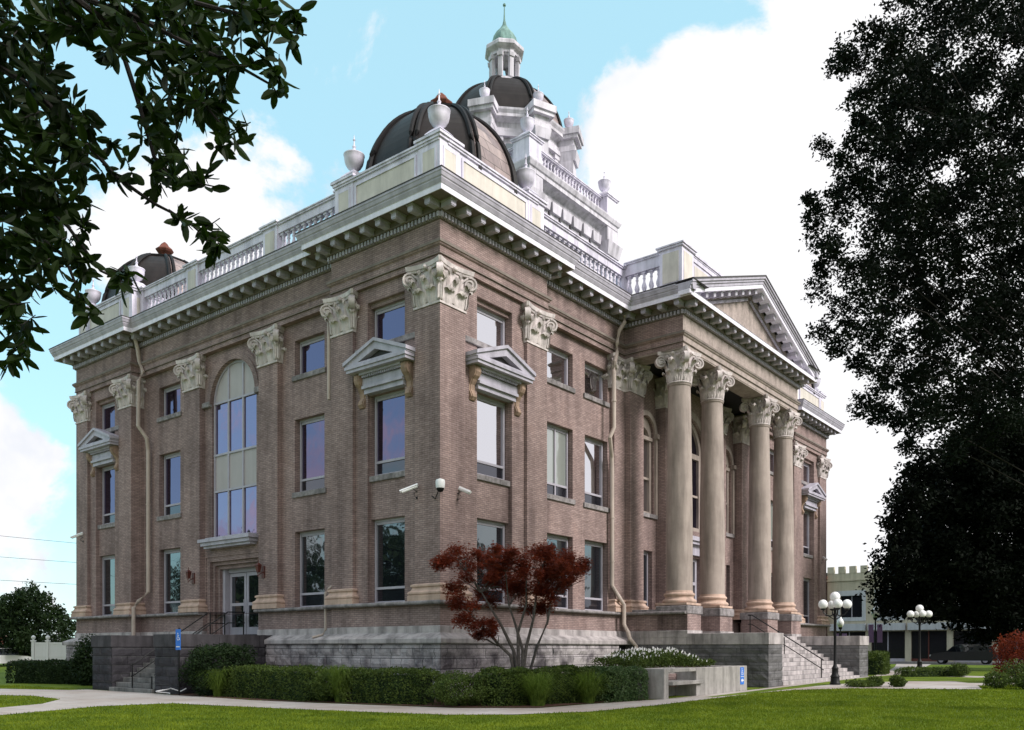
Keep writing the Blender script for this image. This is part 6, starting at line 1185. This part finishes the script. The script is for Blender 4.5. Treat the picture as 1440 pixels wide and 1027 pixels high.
# ---- white fence
e=empty('white_fence',(2.38,34.19,0),0,'white vinyl board fence with ball-capped posts beyond the far corner','fence')
d=Vector((4.6-2.38,31.1-34.19)).normalized(); an=math.atan2(d.y,d.x)
for i,s in enumerate((0,.85,2.9,4.2)):
    b=MB(); b.obox(d.x*s,d.y*s,0,2.0,.16,.16,an); b.obox(d.x*s,d.y*s,2.0,2.08,.22,.22,an); b.lathe([(.05,2.08),(.06,2.12),(.12,2.2),(.11,2.28),(.05,2.34),(.001,2.36)],d.x*s,d.y*s,10); b.build('post',[M['white_plastic']],e)
b=MB()
for k in range(26): s=.08+.16*k; b.obox(d.x*(s+.08),d.y*(s+.08),.1,1.85,.152,.05,an)
b.obox(d.x*2.1,d.y*2.1,1.85,1.95,4.3,.09,an); b.obox(d.x*2.1,d.y*2.1,1.1,1.2,4.3,.09,an); b.obox(d.x*2.1,d.y*2.1,.05,.15,4.3,.09,an); b.build('board_panel',[M['white_plastic']],e)
# ---- cars
def car(x,y,rz,label,col,L_=4.6,H_=1.65):
    e=empty('parked_car',(x,y,g(x,y)),rz,label,'car'); m=mat('car_paint',col,.22,.1,.6)
    k=H_/1.65; body=[(-L_/2,.45),(-L_/2,.75),(-L_/2+.15,.95),(-L_/2+.25,1.05),(L_/2-1.3,1.02),(L_/2-.3,.88),(L_/2-.03,.7),(L_/2,.45),(L_/2-.2,.3),(-L_/2+.2,.3)]
    Pc=lambda u,z,d:(u,-.88+d,z); b=MB(); b.plate(Pc,[(u,z*k) for u,z in body],[],0,1.76,0,back=True); bo=b.build('body',[m],e,bevel=.06)
    cab=[(-L_/2+.28,1.04),(-L_/2+.55,1.55),(-L_/2+.9,1.63),(.2,1.63),(.75,1.5),(L_/2-1.25,1.02)]
    b=MB(); b.plate(lambda u,z,d:(u,-.76+d,z),[(u,z*k-.005) for u,z in cab],[],0,1.52,0,back=True); b.build('windows',[M['glass_dark']],e,bevel=.05)
    b=MB(); b.plate(lambda u,z,d:(u,-.74+d,z),[(-L_/2+.6,1.56*k),(-L_/2+.9,1.66*k),(.15,1.66*k),(.7,1.54*k)],[],0,1.48,0,back=True); b.build('roof',[m],e,bevel=.04)
    for sx_ in (-L_/2+.85,L_/2-.9):
        for sy_ in (-.86,.66): 
            b=MB(); kk=b.vs([(sx_+.34*math.cos(i*PI/10),sy_+q,.34+.34*math.sin(i*PI/10)) for q in (0,.2) for i in range(20)]); b.face([kk+i for i in range(20)]); b.face([kk+20+i for i in range(20)])
            for i in range(20): b.face((kk+i,kk+(i+1)%20,kk+20+(i+1)%20,kk+20+i))
            w=b.build('wheel',[M['black']],e)
            b=MB(); yy=sy_-.006 if sy_<0 else sy_+.206; b.face(b.vs([(sx_+.2*math.cos(i*PI/8),yy,.34+.2*math.sin(i*PI/8)) for i in range(16)])*0+kq for kq in range(16)); b.build('rim',[M['frame']],w)
    for sy_ in (-.8,.5): b=MB(); b.box(L_/2-.12,sy_,.62*k,L_/2+.02,sy_+.3,.76*k); b.build('headlight',[M['white_glass']],e); b=MB(); b.box(-L_/2-.02,sy_,.75*k,-L_/2+.1,sy_+.3,.95*k); b.build('tail_light',[M['rust']],e)
car(64.5,-2.7,PI/2+.05,'black car parked on the street under the dark magnolia',(.02,.02,.025),5.2,1.75)
car(10.2,58.5,.2,'white car at the far left, partly behind the white fence',(.7,.7,.72),4.4,1.5)
# ---- cream shop building with a battlemented parapet
M['cream_wall']=stone('cream_render',(.50,.46,.36),.12,.6,.2); M['pale_trim']=stone('pale_blue_trim',(.50,.52,.56),.08,1,.15); M['shop_dark']=mat('dark_shop_glass',(.01,.01,.015),.15)
e=empty('shop_building',(71,11.3,0),0,'cream two-storey shop building with battlements across the street on the right','building')
PB=lambda u,z,d:(d,-u,z)      # u runs away to the right of the picture
b=MB(); holes=[]
wins=[(1.3+i*3.75,3.5+i*3.75) for i in range(5)]
holes=[rect(a,c,4.75,7.0) for a,c in wins[:]]+[rect(a-.7,c+.3,.25,3.3) for a,c in wins]
b.plate(PB,rect(0,19.5,.2,9.3),holes,0,.5,0); b.box(.5,-19.5,.2,12,0,9.0)
for i in range(18): u=.35+i*1.1; b.pbox(PB,u-.33,u+.33,9.3,10.0,-.04,.35)
b.pbox(PB,-.05,19.55,8.5,8.65,-.12,.0)
b.build('wall',[M['cream_wall']],e)
b=MB()
for a,c in wins: b.plate(PB,rect(a-.35,c+.35,4.4,7.5),[rect(a+.02,c-.02,4.77,6.98)],-.05,.0)
for i in range(5): b.pbox(PB,.4+i*3.75,3.9+i*3.75,3.4,4.1,-.5,.0)
b.build('trim',[M['pale_trim']],e)
for i,(a,c) in enumerate(wins):
    b=MB(); b.pbox(PB,a,c,4.75,7.0,.3,.34); w=b.build('window',[M['shop_dark']],e); b=MB(); b.pbox(PB,(a+c)/2-.04,(a+c)/2+.04,4.75,7.0,.25,.295); b.build('frame',[M['frame']],w)
    b=MB(); b.pbox(PB,a-.7,c+.3,.25,3.3,.3,.34); w=b.build('shop_window',[M['shop_dark']],e); b=MB(); b.pbox(PB,(a+c)/2-.3,(a+c)/2-.2,.25,3.3,.25,.295); b.pbox(PB,a-.7,c+.3,.25,.6,.22,.29); b.build('frame',[M['rust'] if i==2 else M['frame']],w)
e=empty('shop_building',(72,-8.5,0),0,'low grey shop front in the shade to the right of the cream building','building')
b=MB(); b.plate(PB,rect(0,28,.2,6.5),[rect(1+i*4.5,4.5+i*4.5,.6,3.4) for i in range(6)],0,.4,0); b.box(.5,-28,.2,12,0,6.3); b.build('wall',[M['stone_dark']],e)
for i in range(6): b=MB(); b.pbox(PB,1+i*4.5,4.5+i*4.5,.6,3.4,.3,.34); w=b.build('shop_window',[M['shop_dark']],e); b=MB(); b.pbox(PB,2.7+i*4.5,2.8+i*4.5,.6,3.4,.24,.295); b.pbox(PB,1+i*4.5,4.5+i*4.5,2.6,2.7,.24,.294); b.build('frame',[M['pale_trim']],w)
e=empty('brick_building',(68,16,0),0,'dark red brick wall between the front facade and the cream shop building','building')
b=MB(); b.box(2,-4.5,0,14,12,9.2); b.build('wall',[M['brick_red']],e); b=MB(); b.box(1.85,-4.6,9.2,14.1,12.1,9.45); b.build('coping',[M['stone_dark']],e)
# low brick houses beyond the fence
e=empty('brick_house',(8,96,0),-.3,'low brick house behind the white fence','house')
b=MB(); b.box(-14,0,0,16,9,3.0); b.build('wall',[M['brick_red']],e)
b=MB(); k=b.vs([(-14.4,-.4,3.0),(16.4,-.4,3.0),(16.4,9.4,3.0),(-14.4,9.4,3.0),(-11,4.5,4.8),(13,4.5,4.8)]); [b.face([k+i for i in q]) for q in ((0,1,5,4),(2,3,4,5),(1,2,5),(3,0,4))]; b.build('roof',[M['peach']],e)
for i in range(5): b=MB(); b.box(-11+i*5,-.03,1,-9.5+i*5,.02,2.3); b.build('window',[M['shop_dark']],e)
# ---- overhead cables, left
for i,(z0,z1,r) in enumerate(((15.0,13.5,.02),(12.6,11.5,.02),(10.3,9.1,.02),(6.6,6.0,.025),(5.2,4.8,.02))):
    b=MB(); pts=[]
    for j in range(25):
        t=j/24; x=-42+t*90; y=74+t*4; pts.append((x,y,z0+(z1-z0)*t+ (4*(t-.5)**2-1)*1.1)) 
    b.tube(pts,r,5); tag(b.build('overhead_cable',[M['black']]),['highest','second highest','middle','second lowest','lowest'][i]+' of the thin cables crossing the sky at the far left','cable','overhead cables at the left')
for i,x in enumerate((-42,48)):
    b=MB(); b.lathe([(.16,0),(.12,15.5)],x,74+4*i,8); b.box(x-.05,73.2+4*i,14.2,x+.05,74.8+4*i,14.35); tag(b.build('utility_pole',[M['bark_dark']]),['wooden utility pole carrying the cables, out beyond the left tree','wooden utility pole carrying the cables, behind the building'][i],'pole')
